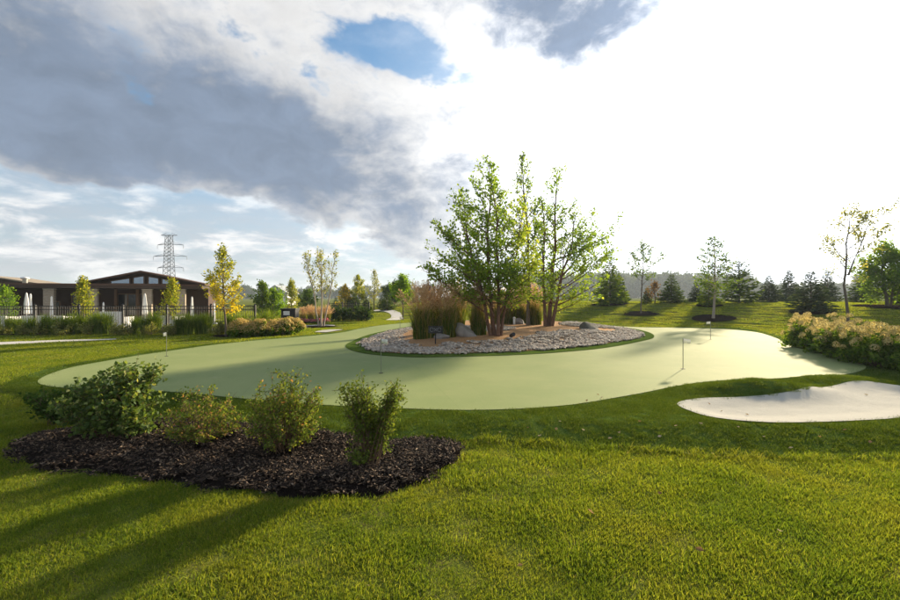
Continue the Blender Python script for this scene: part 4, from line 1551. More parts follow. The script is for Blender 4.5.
for i, px in enumerate([-58, -16, 3, 26, 40, 61, 90, 117, 125, 150, 167, 172, 218, 223]):
    Y = 20.15 + rr.uniform(-.1, .15)
    o = empty('low_shrub', (BX(px, Y), Y, 0.02), rr.rand() * 6.28)
    tag(o, 'small pale green shrub between the grasses along the black fence', 'shrub', 'low shrubs along the fence')
    mobj('stems', sm[i % 3][0], o)
    mobj('foliage', sm[i % 3][1], o)
    s_ = rr.uniform(0.8, 1.15)
    o.scale = (s_,) * 3

# transmission tower far behind the clubhouse
MAT['tower_steel'] = simple('tower_steel', (0.05, 0.058, 0.07), 0.6, 0.2, var=0.1)
YT = 260.0
tw = empty('transmission_tower', (BX(169, YT), YT, 0))
tag(tw, 'grey lattice power transmission tower far behind the clubhouse', 'tower')
zt_ = BZ(235, YT)


def tz(py):
    return BZ(py, YT)


def hw_(z):
    return 1.35 + 1.5 * (1 - z / zt_) + 1.5 * max(0.0, 1 - z / 14.0)


levels = [0, 4.5, 8.5, 12, 15, 18, 20.5, 23, 25.2, 27.4, 29.6, 31.8, 34, 36, zt_]
for sx_ in (-1, 1):
    for sy_ in (-1, 1):
        mb = MB()
        for a, b in zip(levels, levels[1:]):
            mb.bar((sx_ * hw_(a), sy_ * hw_(a), a), (sx_ * hw_(b), sy_ * hw_(b), b), 0.17)
        mb.build('leg', MAT['tower_steel'], tw)
mb = MB()
for a, b in zip(levels, levels[1:]):
    p, q = hw_(a), hw_(b)
    for s_ in (-1, 1):
        mb.bar((-p, s_ * p, a), (q, s_ * q, b), 0.09)
        mb.bar((p, s_ * p, a), (-q, s_ * q, b), 0.09)
        mb.bar((s_ * p, -p, a), (s_ * q, q, b), 0.09)
        mb.bar((s_ * p, p, a), (s_ * q, -q, b), 0.09)
        mb.bar((-q, s_ * q, b), (q, s_ * q, b), 0.09)
tag(mb.build('bracing', MAT['tower_steel'], tw), kind='stuff')
for py, xl_, xr_ in ((235.3, 161, 177.5), (244, 157.5, 183.5), (255.5, 153.5, 187), (267, 157.5, 183.5)):
    z = tz(py)
    a, b = BX(xl_ - 169 + 450, YT), BX(xr_ - 169 + 450, YT)
    mb = MB()
    k = hw_(z)
    for s_ in (-1, 1):
        mb.bar((a, 0, z - .6 if py > 240 else z), (-k, s_ * k, z), 0.15).bar((b, 0, z - .6 if py > 240 else z), (k, s_ * k, z), 0.15)
    mb.bar((-k, 0, z), (k, 0, z), 0.15)
    mb.bar((a, 0, z - .6 if py > 240 else z), (-k, 0, z + 1.5), 0.09).bar((b, 0, z - .6 if py > 240 else z), (k, 0, z + 1.5), 0.09)
    arm = mb.build('crossarm', MAT['tower_steel'], tw)
    if py > 240:
        for x in (a, b):
            MB().lathe([(0.05, -2.2), (0.16, -2.1), (0.10, -1.6), (0.16, -1.1), (0.10, -.6), (0.14, -.1)], 6, c=(x, 0, z - .6)).build('insulator', MAT['grey_metal'], arm)

# ================================================================== island planting
t1 = GP(496, 337)
k1 = t1.y / FPX                                 # metres per photo pixel there
st = []
for dx, dy, tx, ty, tp, r in ((-.16, 0.0, -1.35, -.3, 5.4, .07), (-.04, .12, -.75, .3, 6.6, .085), (.06, -.08, .25, -.2, 5.9, .07), (.16, .05, .85, .4, 5.2, .06)):
    st.append(((dx, dy, -.1), (tx, ty, tp), r))
st += [((-.2, 0, .8), (-2.7, -.3, 2.6), .03, .5, 1.0), ((-.15, .1, 1.2), (-2.0, .5, 3.9), .03, .6, .9), ((.15, 0, 1.0), (1.5, -.3, 2.9), .03, .6, .8), ((-.1, -.1, .8), (-1.0, -1.2, 2.6), .03, .6, .8), ((.1, -.1, .8), (.7, -1.2, 2.4), .03, .6, .8)]
data = tree_parts(1, st, [(0.0, 0.5), (0.25, 1.85), (0.4, 1.9), (0.6, 1.4), (0.8, 0.8), (1.0, 0.2)], 21, 54, e0=2, e1=62, t0=0.2, sec=3.0, spread=0.085, bias=np.array([-.25, 0, 0]), sec_len=.42)
build_tree('river_birch', 'multi-stemmed river birch with peeling reddish trunks on the gravel island', 'tree', t1, data, MAT['bark_birch'], MAT['leaf_birch'], 0.115, 0.085,
           var_h=lambda p, z, r: 0.25 + 0.6 * r.rand(len(p)) + 0.35 * np.clip((p[:, 0] - 0.1) / 1.0, 0, 1) * (np.abs(p[:, 0] - .8) < .9))
t3 = AT(528, 22.5)
data = tree_parts(2, [((0, 0, -.1), (-.35, 0, (CAM_H + (297 - 157) / FPX * 22.5) - t3.z), .10)], [(0, .3), (.3, 1.2), (.55, 1.25), (.8, .75), (1, .15)], 40, 40, e0=20, e1=65, t0=.27, sec=3.0, spread=.08, sec_len=.42)
build_tree('tall_tree', 'tall slender tree rising behind the river birch on the island', 'tree', t3, data, MAT['bark_grey'], MAT['leaf_birch_cool'], 0.125, 0.09)
t2 = GP(548, 327)
hh2 = CAM_H + (297 - 168) / FPX * t2.y - t2.z
st = [((-.12, 0, -.1), (-.1, .2, hh2 * .8), .09), ((.05, .1, -.1), (.45, 0, hh2), .11), ((.16, -.05, -.1), (1.3, -.2, hh2 * .72), .08), ((.1, -.15, -.1), (.6, -.9, hh2 * .55), .06)]
data = tree_parts(3, st, [(0, .6), (.2, 1.9), (.4, 2.3), (.6, 2.0), (.8, 1.1), (1, .2)], 18, 44, e0=2, e1=52, t0=.15, sec=2.7, spread=.085, bias=np.array([.3, 0, 0]), sec_len=.4)
build_tree('birch_tree', 'birch with wide spreading right branches and pinkish stems on the island', 'tree', t2, data, MAT['bark_birch'], MAT['leaf_birch'], 0.125, 0.09,
           var_h=lambda p, z, r: 0.2 + 0.6 * r.rand(len(p)) + 0.45 * np.clip(1 - z / .34, 0, 1) * (p[:, 0] > .3))

reeds = [reed_meshes(500 + i, 2.0, 0.30, nb_=800, npl=230, out=.55) for i in range(3)]
RL = ['tall reed grass clump with tan plumes beside the small black sign', 'tall reed grass clump with tan plumes left of the leaning boulder', 'dark narrow reed grass clump behind the leaning boulder',
      'upright green reed grass clump beside the birch trunks', 'tan plumed reed grass behind the white marker post', 'tan plumed reed grass behind the small pale boulder', 'reed grass clump against the pinkish birch stems', 'reed grass clump at the back of the island between the trees']
for i, (px, py, sc, wd) in enumerate([(424, 339, 1.06, 1.25), (446, 338, 1.02, 1.2), (458, 331, 1.15, .9), (478.5, 336, 1.05, .95), (509, 324.6, 1.05, 1.1), (522, 324.2, 1.02, 1.1), (535, 325.5, 1.12, 1.0), (497, 324.5, .95, 1.0)]):
    g = GP(px, py)
    build_reed(RL[i], g, reeds[i % 3], i * 1.3, (wd * sc, wd * sc, sc), 'reed grass clumps on the island')
g = AT(437, 21.5)
build_shrub('purple_shrub', 'dark burgundy leaved shrub rising behind the tan plumes', g, shrub_parts(41, 1.1, 1.0, 2.1, 22, 26, spread=.04, lobes=[((.0, 0, 1.95), (.28, .28, .45)), ((-.1, 0, 1.2), (.4, .4, .5)), ((-.45, 0, 2.1), (.2, .2, .3))], twig=4, fill=.14), MAT['leaf_purple'], .09, .06)


def boulder(name, label, loc, sx_, sy_, sz_, mat, seed, tilt=0.0, rz=0.0):
    import bmesh
    rr = np.random.RandomState(seed)
    bm = bmesh.new()
    bmesh.ops.create_icosphere(bm, subdivisions=4, radius=1.0)
    ks = [Vector(rr.normal(size=3)).normalized() for _ in range(9)]
    kd = [rr.uniform(.55, .88) for _ in ks]
    ph = rr.rand(6) * 6.28
    for v in bm.verts:
        for k, q in zip(ks, kd):
            t = v.co.dot(k) - q
            if t > 0:
                v.co -= k * t * .9
        n = .035 * math.sin(v.co.x * 5 + ph[0]) * math.sin(v.co.y * 6 + ph[1]) + .02 * math.sin(v.co.z * 11 + ph[2]) * math.sin(v.co.x * 13 + ph[3])
        v.co *= 1 + n
        v.co = Vector((v.co.x * sx_, v.co.y * sy_, v.co.z * sz_))
    me = bpy.data.meshes.new(name)
    bm.to_mesh(me)
    bm.free()
    me.materials.append(mat)
    me.polygons.foreach_set('use_smooth', [True] * len(me.polygons))
    o = mobj(name, me)
    o.location = loc
    o.rotation_euler = (0, tilt, rz)
    return tag(o, label, 'boulder', 'boulders on the island')


g = GP(463, 337.5)
boulder('boulder', 'large grey boulder leaning left among the reed grass', g + Vector((.05, .2, .12)), .66, .45, .34, MAT['boulder'], 4, tilt=.5, rz=.2)
g = GP(590, 331)
boulder('boulder', 'dark mossy dome shaped boulder on the right of the island', g + Vector((0, .3, .08)), .46, .4, .34, MAT['boulder_dark'], 8)
g = GP(520, 325.2)
boulder('boulder', 'small pale boulder near the white marker post', g + Vector((0, .1, .1)), .36, .3, .3, MAT['boulder'], 12)
g = GP(442, 340)
boulder('boulder', 'low grey boulder at the foot of the plumed reeds', g + Vector((0, .1, .06)), .34, .26, .2, MAT['boulder'], 15, rz=.5)

g = GP(514.3, 325.5)
mk_ = empty('marker_post', g)
tag(mk_, 'short white marker post at the back of the island', 'post')
MB().lathe([(0.06, -.05), (0.06, .36)], 10).build('post', MAT['white_paint'], mk_, smooth=True)
MB().lathe([(0.075, .361), (0.075, .41), (0.03, .46)], 10).build('cap', MAT['white_paint'], mk_, smooth=True)

g = GP(435.5, 345.5)
sg = empty('small_sign', g)
tag(sg, 'small black sign with pale emblem on a thin post in the stones', 'sign')
zp = 19.5 * g.y / FPX
wS, hS = 7.2 * g.y / FPX, 7.4 * g.y / FPX
MB().bar((0, 0, -.1), (0, 0, zp - hS * .5), .022, 8).build('post', MAT['black_metal'], sg)
plate = MB().box(-wS, wS, -.045, -.02, zp - hS, zp).build('plate', MAT['black_metal'], sg)
mb = MB()
for cx_ in (-.52, .52):
    prev = None
    for a in range(0, 13):
        t = a / 12 * 5.6
        pnt = (cx_ * wS + wS * .24 * math.cos(t), -.048, zp - hS * .5 + hS * .27 * math.sin(t))
        if prev:
            mb.bar(prev, pnt, .006)
        prev = pnt
mb.bar((-.2 * wS, -.048, zp - hS * .3), (.2 * wS, -.048, zp - hS * .7), .006)
mb.bar((-.2 * wS, -.048, zp - hS * .72), (.2 * wS, -.048, zp - hS * .32), .006)
mb.build('emblem', MAT['grey_metal'], plate)

g = GP(512, 338.6)
sp = empty('spotlight', g, .5)
tag(sp, 'small dark landscape spotlight on the ground by the birch', 'lamp')
MB().lathe([(0.02, -.05), (0.02, .08)], 8).build('stake', MAT['black_metal'], sp)
hd = MB().lathe([(0.045, -.12), (0.07, -.08), (0.075, .12), (0.06, .12)], 12).build('lamp_head', MAT['black_metal'], sp, loc=(0, 0, .13))
hd.rotation_euler = (R(70), 0, 0)

# ------------------------------------------------------------------ pins in the holes
MAT['pin_grey'] = simple('pin_pole', (0.20, 0.21, 0.15), 0.45, 0.4, var=0.1)
MAT['cup'] = simple('hole_cup', (0.02, 0.02, 0.02), 0.8, 0.1, var=0.1)
MAT['pin_flag'] = leaf_mat('pin_flag', [(0, (0.75, 0.76, 0.72)), (1, (0.80, 0.80, 0.76))], trans=0.35, warm=(1, 1, 1))
for i, (px, py, top, lab) in enumerate([(381, 374.5, 340, 'pin with white flag on the shaded green in front of the island'), (683, 370, 339.5, 'pin with white flag on the sunlit green beside its long shadow'),
                                        (710.5, 340, 322, 'pin with white flag near the back edge of the green'), (166.5, 357, 333, 'pin with pale flag at the far left end of the green'), (400, 329, 317.5, 'far pin left of the tan reed grass')]):
    g = GP(px, py)
    hgt = (py - top) / FPX * g.y
    p_ = empty('putting_pin', g + Vector((0, 0, .022)))
    tag(p_, lab, 'golf flag', 'pins on the putting green')
    MB().bar((0, 0, -.05), (0, 0, hgt), .0085 if i != 4 else .012, 8).build('pole', MAT['pin_grey'], p_)
    MB().lathe([(0.054, .0015), (0.054, .004)], 16).build('cup', MAT['cup'], p_)
    # a small slightly rippled pennant
    nx, fw, fh = 6, .15, .105
    V, F = [], []
    for a in range(nx + 1):
        for zz in (0, 1):
            V.append((.01 + fw * a / nx, .012 * math.sin(a * 1.3), hgt - fh + fh * zz - .004 * a))
    for a in range(nx):
        F.append((2 * a, 2 * a + 2, 2 * a + 3, 2 * a + 1))
    fo = mobj('flag', np_mesh('flag', V, F, MAT['pin_flag'], np.full(len(V), .5), smooth=True), p_)
    sd = fo.modifiers.new('thick', 'SOLIDIFY')
    sd.thickness = .003
    fo.rotation_euler = (0, 0, [0.4, -.5, 2.9, 2.6, .3][i])

# ================================================================== shrubs in the black mulch bed
g = GP(112, 437)
k = g.y / FPX
build_shrub('viburnum_shrub', 'largest dark green leafy shrub in the black mulch bed', g,
            shrub_parts(51, 1, 1, 1, 92, 60, spread=.024, lobes=[((-.15, .1, .55), (.55, .45, .36)), ((.42, .05, .42), (.40, .4, .34)), ((-.5, .2, .45), (.42, .4, .28)), ((.1, .2, .82), (.45, .35, .16)), ((-.1, -.15, .3), (.6, .3, .22))], twig=7, fill=.27), MAT['leaf_shrub'], .062, .042, droop=.1)
g = GP(62, 424)
build_shrub('low_viburnum', 'low dark spreading shrub at the left end of the mulch bed', g,
            shrub_parts(52, 1, 1, 1, 40, 60, spread=.022, lobes=[((-.2, .1, .32), (.38, .35, .22)), ((.2, .1, .4), (.3, .3, .2))], twig=6, fill=.3), MAT['leaf_dark'], .058, .04)
g = GP(201, 441)
build_shrub('spirea_shrub', 'smallest yellow green shrub with reddish leaves in the mulch bed', g, shrub_parts(53, .95, .8, .68, 56, 64, spread=.018, twig=6, fill=.26), MAT['leaf_spirea'], .038, .021)
g = GP(283, 449)
build_shrub('spirea_shrub', 'rounded olive and russet shrub in the middle of the mulch bed', g, shrub_parts(54, .98, .85, .90, 72, 74, spread=.018, twig=7, fill=.24), MAT['leaf_spirea'], .036, .021,
            var_fn=lambda p, r: r.rand(len(p)) * .84 + .16 * (r.rand(len(p)) < .4))
g = GP(370, 464)
build_shrub('spirea_shrub', 'open forked shrub with two leafy lobes near the right end of the mulch bed', g,
            shrub_parts(57, 1, 1, 1, 96, 74, spread=.024, lobes=[((-.14, .05, .76), (.24, .24, .22)), ((-.12, .05, .70), (.22, .22, .24)), ((.24, .0, .62), (.20, .22, .28)), ((.1, .1, .5), (.22, .2, .2)), ((-.16, -.1, .12), (.14, .14, .12)), ((.28, 0, .82), (.12, .14, .1))], twig=6, fill=.16), MAT['leaf_spirea'], .036, .022,
            var_fn=lambda p, r: r.rand(len(p)) * .78)

# ================================================================== flowering hedges
heads = [flower_head_mesh('flower_head', 600 + i, .092, 130, MAT['petal']) for i in range(4)]
hfol = []
for i in range(3):
    d_ = shrub_parts(620 + i, 1.15, 1.1, .82, 44, 50, spread=.035, twig=5, fill=.25)
    lf = d_[2][d_[2][:, 2] > .02]
    hfol.append((tubes_mesh('stems', d_[1], MAT['stem'], 4), leaves_mesh('foliage', d_[0], lf, .105, .062, MAT['leaf_green'], droop=.2)))
rr = np.random.RandomState(8)
front = [(814, 349.5), (831, 355), (850, 360.5), (872, 365.5), (896, 369.5), (924, 373.5)]
back = [(826, 344), (843, 347), (864, 350.5), (890, 354), (918, 357), (948, 360), (812, 340.5)]
for i, (px, py) in enumerate(front + back):
    g = GP(px, py) + Vector((.0, .35, 0))
    o = empty('hydrangea', g, rr.rand() * 6.28)
    fr_ = i < len(front)
    tag(o, 'hydrangea with faded tan flower heads in the front row beside the green' if fr_ else 'hydrangea with faded tan flower heads in the back row of the hedge', 'shrub', 'hydrangea hedge beside the green, front row' if fr_ else 'hydrangea hedge beside the green, back row')
    mobj('stems', hfol[i % 3][0], o)
    mobj('foliage', hfol[i % 3][1], o)
    nh = 19 if fr_ else 14
    so_ = rr.uniform(.85, 1.12)
    o.scale = (so_, so_, so_)
    for q in range(nh):
        a = q * 2.4 + rr.rand() * .4
        u = (q + .5) / nh
        rad = .56 * math.sqrt(u) * rr.uniform(.85, 1.1)
        z = .95 - .58 * u ** 1.5 + rr.uniform(-.08, .10)
        ho = mobj('flower_head', heads[rr.randint(4)], o)
        ho.location = (rad * math.cos(a), rad * math.sin(a), z)
        ho.rotation_euler = (rr.normal(0, .3), rr.normal(0, .3), rr.rand() * 6.28)
        s_ = rr.uniform(.8, 1.2)
        ho.scale = (s_, s_, s_ * rr.uniform(.9, 1.15))
rr = np.random.RandomState(18)
gold = []
for i in range(3):
    hm = []
    b0 = flower_head_mesh('tmp', 640 + i, .12, 46, MAT['petal_gold'])
    co = np.empty(len(b0.vertices) * 3, np.float32)
    b0.vertices.foreach_get('co', co)
    co = co.reshape(-1, 3)
    Vs = []
    for q in range(44):
        a, u = q * 2.4, (q + .5) / 44
        rad = .52 * math.sqrt(u)
        Vs.append(co * rr.uniform(.8, 1.3) + [rad * math.cos(a), rad * math.sin(a), .70 - .45 * u ** 1.5 + rr.uniform(-.06, .07)])
    V = np.concatenate(Vs)
    gold.append(np_mesh('flower_heads', V, np.arange(len(V)).reshape(-1, 4), MAT['petal_gold'], np.repeat(rr.rand(len(V) // 4), 4)))
    bpy.data.meshes.remove(b0)
for i, (px, py) in enumerate([(240, 337.2), (250, 337), (261, 336.4), (272, 335.6), (283, 334.8), (294, 333.8), (246, 334.8), (268, 333.6), (288, 332.4)]):
    g = GP(px, py)
    o = empty('hydrangea', g, rr.rand() * 6.28)
    tag(o, 'low hydrangea with golden tan flower heads in the hedge near the yellow tree', 'shrub', 'golden hydrangea hedge near the yellow tree')
    mobj('stems', hfol[i % 3][0], o)
    mobj('foliage', hfol[i % 3][1], o)
    tag(mobj('flower_heads', gold[i % 3], o), kind='stuff')
    o.scale = (.95, .95, rr.uniform(.82, 1.0))


# ================================================================== trees on the lawn and the berm
def mulch_ring(g, rx, ry, lab, seed=0):
    a = np.linspace(0, 2 * np.pi, 26, endpoint=False)
    rr = np.random.RandomState(seed)
    w_ = 1 + .06 * np.sin(2 * a + rr.rand() * 6) + .04 * np.sin(3 * a + rr.rand() * 6)
    poly = np.column_stack([g[0] + rx * w_ * np.cos(a), g[1] + ry * w_ * np.sin(a)])
    return sheet('mulch_ring', poly, .35, .05, MAT['mulch'], lab, 'mulch ring', seed=seed)


def htop(g, py):
    """height of a thing at g whose top shows at row py"""
    return CAM_H + (HOR - py) / FPX * g.y - g.z


# young deciduous trees
g = GP(226, 336.5)
h = htop(g, 250)
data = tree_parts(61, [((0, 0, -.1), (-.12, 0, h), .045)], [(0, .2), (.28, .85), (.5, .85), (.8, .4), (1, .08)], 46, 62, e0=12, e1=60, t0=.27, sec=5.5, spread=.07, sec_len=.45)
build_tree('yellow_tree', 'young tree with yellow and orange leaves in front of the fence', 'tree', g, data, MAT['bark_grey'], MAT['leaf_yellow'], .10, .075,
           var_h=lambda p, z, r: .45 * r.rand(len(p)) + .75 * np.clip(1.0 - z * 1.15, 0, 1) - .08 - .15 * np.clip(p[:, 0], 0, 1))
mulch_ring(g, .55, .5, 'small dark mulch ring under the yellow tree', 1)
g = GP(321, 327)
h = htop(g, 250)
data = tree_parts(62, [((-.12, 0, -.1), (-.85, .1, h * .93), .045), ((0, 0, -.1), (.0, -.2, h), .05), ((.12, .05, -.1), (.75, 0, h * .95), .045), ((0, .1, -.1), (-.35, .4, h * .97), .035)],
                  [(0, .1), (.4, .5), (.65, .7), (.85, .5), (1, .12)], 15, 38, e0=40, e1=68, t0=.42, sec=5.0, spread=.07, sec_len=.4)
build_tree('birch_tree', 'slim multi-stemmed pale birch beside the pink flower bed', 'tree', g, data, MAT['bark_pale'], MAT['leaf_pale'], .10, .07)
mulch_ring(g, .95, .7, 'dark mulch ring under the slim pale birch', 2)
g = GP(641, 314)
h = htop(g, 245)
data = tree_parts(63, [((0, 0, -.1), (.05, 0, h), .045)], [(0, .3), (.45, 1.5), (.6, 1.5), (.8, 1.0), (1, .3)], 17, 60, e0=20, e1=55, t0=.42, sec=2.6, spread=.09, curve=.05, sec_len=.3)
build_tree('young_tree', 'thin young tree with sparse leaves on the grassy berm', 'tree', g, data, MAT['bark_grey'], MAT['leaf_green'], .13, .09)
mulch_ring(g, 1.15, 1.0, 'dark mulch ring under the thin young tree', 3)
g = GP(713, 319)
h = htop(g, 237)
data = tree_parts(64, [((0, 0, -.1), (-.02, 0, h), .075)], [(0, .4), (.35, 1.25), (.6, 1.2), (.8, .7), (1, .05)], 52, 42, e0=-5, e1=40, t0=.30, sec=3.6, spread=.07, curve=.1, sec_len=.35)
build_tree('birch_tree', 'straight pale trunked birch with thin foliage on the berm', 'tree', g, data, MAT['bark_pale'], MAT['leaf_green'], .12, .08)
mulch_ring(g + Vector((.05, .1, 0)), 1.35, 1.2, 'wide dark mulch ring under the straight pale birch', 4)
g = GP(848, 327)
h = htop(g, 212)
data = tree_parts(65, [((0, 0, -.1), (.1, 0, h), .07), ((0.02, 0, h * .45), (1.3, 0, h * .97), .035)], [(0, .3), (.35, 1.3), (.6, 1.7), (.8, 1.4), (1, .3)], 15, 46, e0=8, e1=45, t0=.36, sec=2.6, spread=.10, curve=.04, sec_len=.32)
build_tree('young_tree', 'tall sparse young tree rising behind the pink hydrangea hedge', 'tree', g, data, MAT['bark_grey'], MAT['leaf_pale'], .12, .085)
mulch_ring(g, .9, .8, 'dark mulch ring behind the pink hydrangea hedge', 5)
g = GP(887, 307)
h = htop(g, 247)
data = tree_parts(66, [((0, 0, -.1), (.1, 0, h), .10), ((.2, 0, -.1), (.9, .2, h * .85), .07)], [(0, .8), (.25, 1.7), (.5, 1.7), (.8, .9), (1, .2)], 50, 46, e0=5, e1=55, t0=.12, sec=3.2, spread=.12)
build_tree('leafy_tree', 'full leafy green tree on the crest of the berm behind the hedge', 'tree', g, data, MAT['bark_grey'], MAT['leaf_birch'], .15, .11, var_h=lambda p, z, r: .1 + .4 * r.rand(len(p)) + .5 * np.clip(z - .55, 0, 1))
mulch_ring(g, 2.0, 1.4, 'dark mulch ring under the full leafy tree', 6)
g = GP(655, 303.5)
data = tree_parts(67, [((0, 0, -.1), (0, 0, htop(g, 284)), .05)], [(0, .4), (.4, .8), (1, .1)], 26, 26, e0=20, e1=60, t0=.2, sec=3.5, spread=.08)
build_tree('russet_tree', 'small russet brown tree between two conifers on the berm', 'tree', g, data, MAT['bark_grey'], leaf_mat('leaf_russet', [(0, (.10, .06, .03)), (1, (.22, .14, .07))], .4), .13, .09)

cvar = {
    'spruce': [conifer_meshes(700 + i, 4.0, 1.25, MAT['needle']) for i in range(3)],
    'light': [conifer_meshes(710 + i, 4.0, 1.45, MAT['needle_light'], pw=.7) for i in range(2)],
    'blue': [conifer_meshes(720 + i, 4.0, 1.5, MAT['needle_blue'], pw=.75) for i in range(3)],
    'pine': [conifer_meshes(730 + i, 4.0, 1.55, MAT['needle'], pw=.42, levels=18, nb_=10, up=.3, gap=.1) for i in range(2)],
}
con = [  # px, base row, top row, half width px, kind, label
    (610, 304.5, 258, 18, 'light', 'bright green broad conifer in a mulch ring on the berm', 1),
    (647, 303, 288, 6, 'spruce', 'small dark conifer beside the russet tree', 0),
    (671.5, 303, 275, 13, 'spruce', 'dark green conifer right of the russet tree on the berm', 0),
    (696, 302.5, 283, 8, 'blue', 'small dark conifer left of the straight pale birch', 0),
    (709, 305.5, 277, 12, 'light', 'green conifer standing right behind the straight pale birch', 1),
    (739, 303, 263, 18, 'pine', 'bushy rounded pine on the berm right of the pale birch', 0),
    (769, 302.5, 276, 12, 'blue', 'dark open conifer on the crest right of the bushy pine', 0),
    (789, 301.5, 271, 12, 'blue', 'dark narrow pointed conifer beside the low spreading spruce', 0),
    (811, 312, 273, 20, 'blue', 'low spreading dark spruce in a mulch ring on the berm slope', 1),
    (827.5, 301.5, 272, 11, 'blue', 'pointed conifer just behind the low spreading spruce', 0),
    (863, 302.5, 272, 14, 'spruce', 'conifer between the sparse tall tree and the full leafy tree', 0),
    (620, 303, 276, 9, 'spruce', 'darker conifer half hidden behind the bright green one', 0),
    (907, 304, 268, 16, 'blue', 'dark conifer at the right edge behind the full leafy tree', 0),
]
for i, (px, by, ty, hwid, kd, lab, ring) in enumerate(con):
    g = GP(px, by)
    if g.y > 70:
        g = AT(px, 44)
    h = htop(g, ty)
    v = cvar[kd]
    base_r = {'spruce': 1.25, 'light': 1.45, 'blue': 1.5, 'pine': 1.55}[kd]
    sxy = (hwid / FPX * g.y) / (base_r * .92)
    build_conifer('conifer', lab, g, v[i % len(v)], i * 1.7, (sxy, sxy, h / 4.0), 'conifers on the berm')
    if ring:
        mulch_ring(g, hwid / FPX * g.y * 1.0, 1.0, 'dark mulch ring under the ' + {'light': 'bright green conifer' if px < 650 else 'conifer behind the pale birch', 'blue': 'low spreading spruce'}[kd], 20 + i)

# planting behind the left half of the lawn
lt = [  # px, distance, top row, base clear t0, radius, leaf material, name, label
    (85, 24.2, 278.5, .2, .62, 'leaf_lime', 'young_tree', 'young light green tree on the terrace in front of a stone pillar', 1),
    (168, 24.2, 281, .2, .66, 'leaf_lime', 'young_tree', 'young light green tree on the terrace under the gable', 1),
    (4, 25, 289, .2, .8, 'leaf_bright', 'young_tree', 'bright green tree at the far left end of the terrace', 1),
    (262, 33, 284, .12, 1.0, 'leaf_green', 'small_tree', 'loose green tree behind the end of the picket fence', 1),
    (273, 34, 292, .1, 1.1, 'leaf_bright', 'small_tree', 'rounded bright green bush tree right of the fence end', 1),
    (292, 40, 281, .12, .75, 'leaf_lime', 'column_tree', 'narrow yellow green tree behind the black cabinet', 1),
    (307, 44, 292, .1, 1.2, 'leaf_green', 'small_tree', 'low green tree left of the slim pale birch', 1),
    (345, 47, 286, .12, 1.0, 'leaf_yellow', 'column_tree', 'yellow autumn tree behind the short black fence', 1),
    (359, 48, 276.5, .1, 1.1, 'leaf_lime', 'column_tree', 'bright yellow green columnar tree behind the short black fence', 1),
    (374, 46, 272, .1, 1.0, 'leaf_pale', 'column_tree', 'thin tan leaved columnar tree beyond the path', .5),
    (403, 33, 278, .35, 1.35, 'leaf_bright', 'young_tree', 'bright green young tree beside the curving path', 1),
    (394, 52, 288, .1, 2.0, 'leaf_dark', 'small_tree', 'dark rounded tree behind the curving path', 1),
]
for i, (px, Y, top, tt, rad, lm, nm, lab, dn) in enumerate(lt):
    g = AT(px, Y)
    h = htop(g, top)
    pr_ = [(0, rad * .5), (.3, rad), (.55, rad * .85), (.85, rad * .4), (1, .06)]
    data = tree_parts(800 + i, [((0, 0, -.1), (.03, 0, h), .05)], pr_, int(44 * (1 if dn == 1 else .8)), 75 * dn, e0=20, e1=65, t0=tt, sec=4, spread=.08, sec_len=.42)
    build_tree(nm, lab, 'tree', g, data, MAT['bark_grey'], MAT[lm], .13 if Y > 30 else .1, .095 if Y > 30 else .075, sides=5)
lc = [(336, 49, 298, 6), (349, 47, 296, 7), (355, 46, 293.5, 7), (366, 45, 297, 6), (381.5, 50, 296, 5), (387, 43, 293.5, 8), (412, 50, 290, 9)]
ll = ['small dark conifer behind the left end of the short black fence', 'small dark conifer behind the middle of the short black fence', 'taller dark conifer in front of the bright yellow columnar tree', 'small dark conifer behind the right end of the short black fence',
      'small dark conifer right of the tan columnar tree', 'neat dark cone shaped conifer on the lawn above the path', 'dark conifer half hidden behind the tan reed plumes']
for i, (px, Y, top, hwid) in enumerate(lc):
    g = AT(px, Y)
    sxy = (hwid / FPX * Y) / 1.1
    build_conifer('conifer', ll[i], g, cvar['spruce'][i % 3], i, (sxy, sxy, htop(g, top) / 4.0), 'conifers beyond the path')

# shrubs by the short fence, bronze grasses, pink flowers
for i, px in enumerate([333, 341, 349.5, 358, 366]):
    g = AT(px, 31.8)
    build_shrub('dark_shrub', 'dark green shrub growing against the short black fence', g, shrub_parts(820 + i, 1.1, .9, 1.0 + .2 * (i % 2), 30, 40, spread=.04, twig=4, fill=.25), MAT['leaf_dark'], .12, .08, group='dark shrubs at the short fence')
for i, px in enumerate([303, 311, 319, 327]):
    g = AT(px, 29.5)
    build_reed('bronze feathery grass behind the pink flower bed', g, reeds[i % 3], i * 1.1, (.7, .7, .56 + .06 * (i % 2)), 'bronze grasses behind the pink flower bed', name='bronze_grass')
pk = []
for i in range(2):
    d_ = shrub_parts(840 + i, .7, .6, .28, 22, 60, spread=.03, twig=4)
    lf = d_[2][d_[2][:, 2] > .02]
    fl = lf[lf[:, 2] > np.percentile(lf[:, 2], 55)] + [0, 0, .03]
    pk.append((leaves_mesh('foliage', d_[0], lf, .07, .045, MAT['leaf_green']), leaves_mesh('flowers', d_[0], fl, .08, .07, MAT['flower_pink'], flat=1.0)))
for i, px in enumerate([303, 307.5, 312, 316.5, 321, 325.5]):
    g = GP(px, 323.6)
    o = empty('flower_clump', g, i * 1.0)
    tag(o, 'low clump of pink flowers beside the slim pale birch', 'flowers', 'pink flower clumps')
    mobj('foliage', pk[i % 2][0], o)
    mobj('flowers', pk[i % 2][1], o)

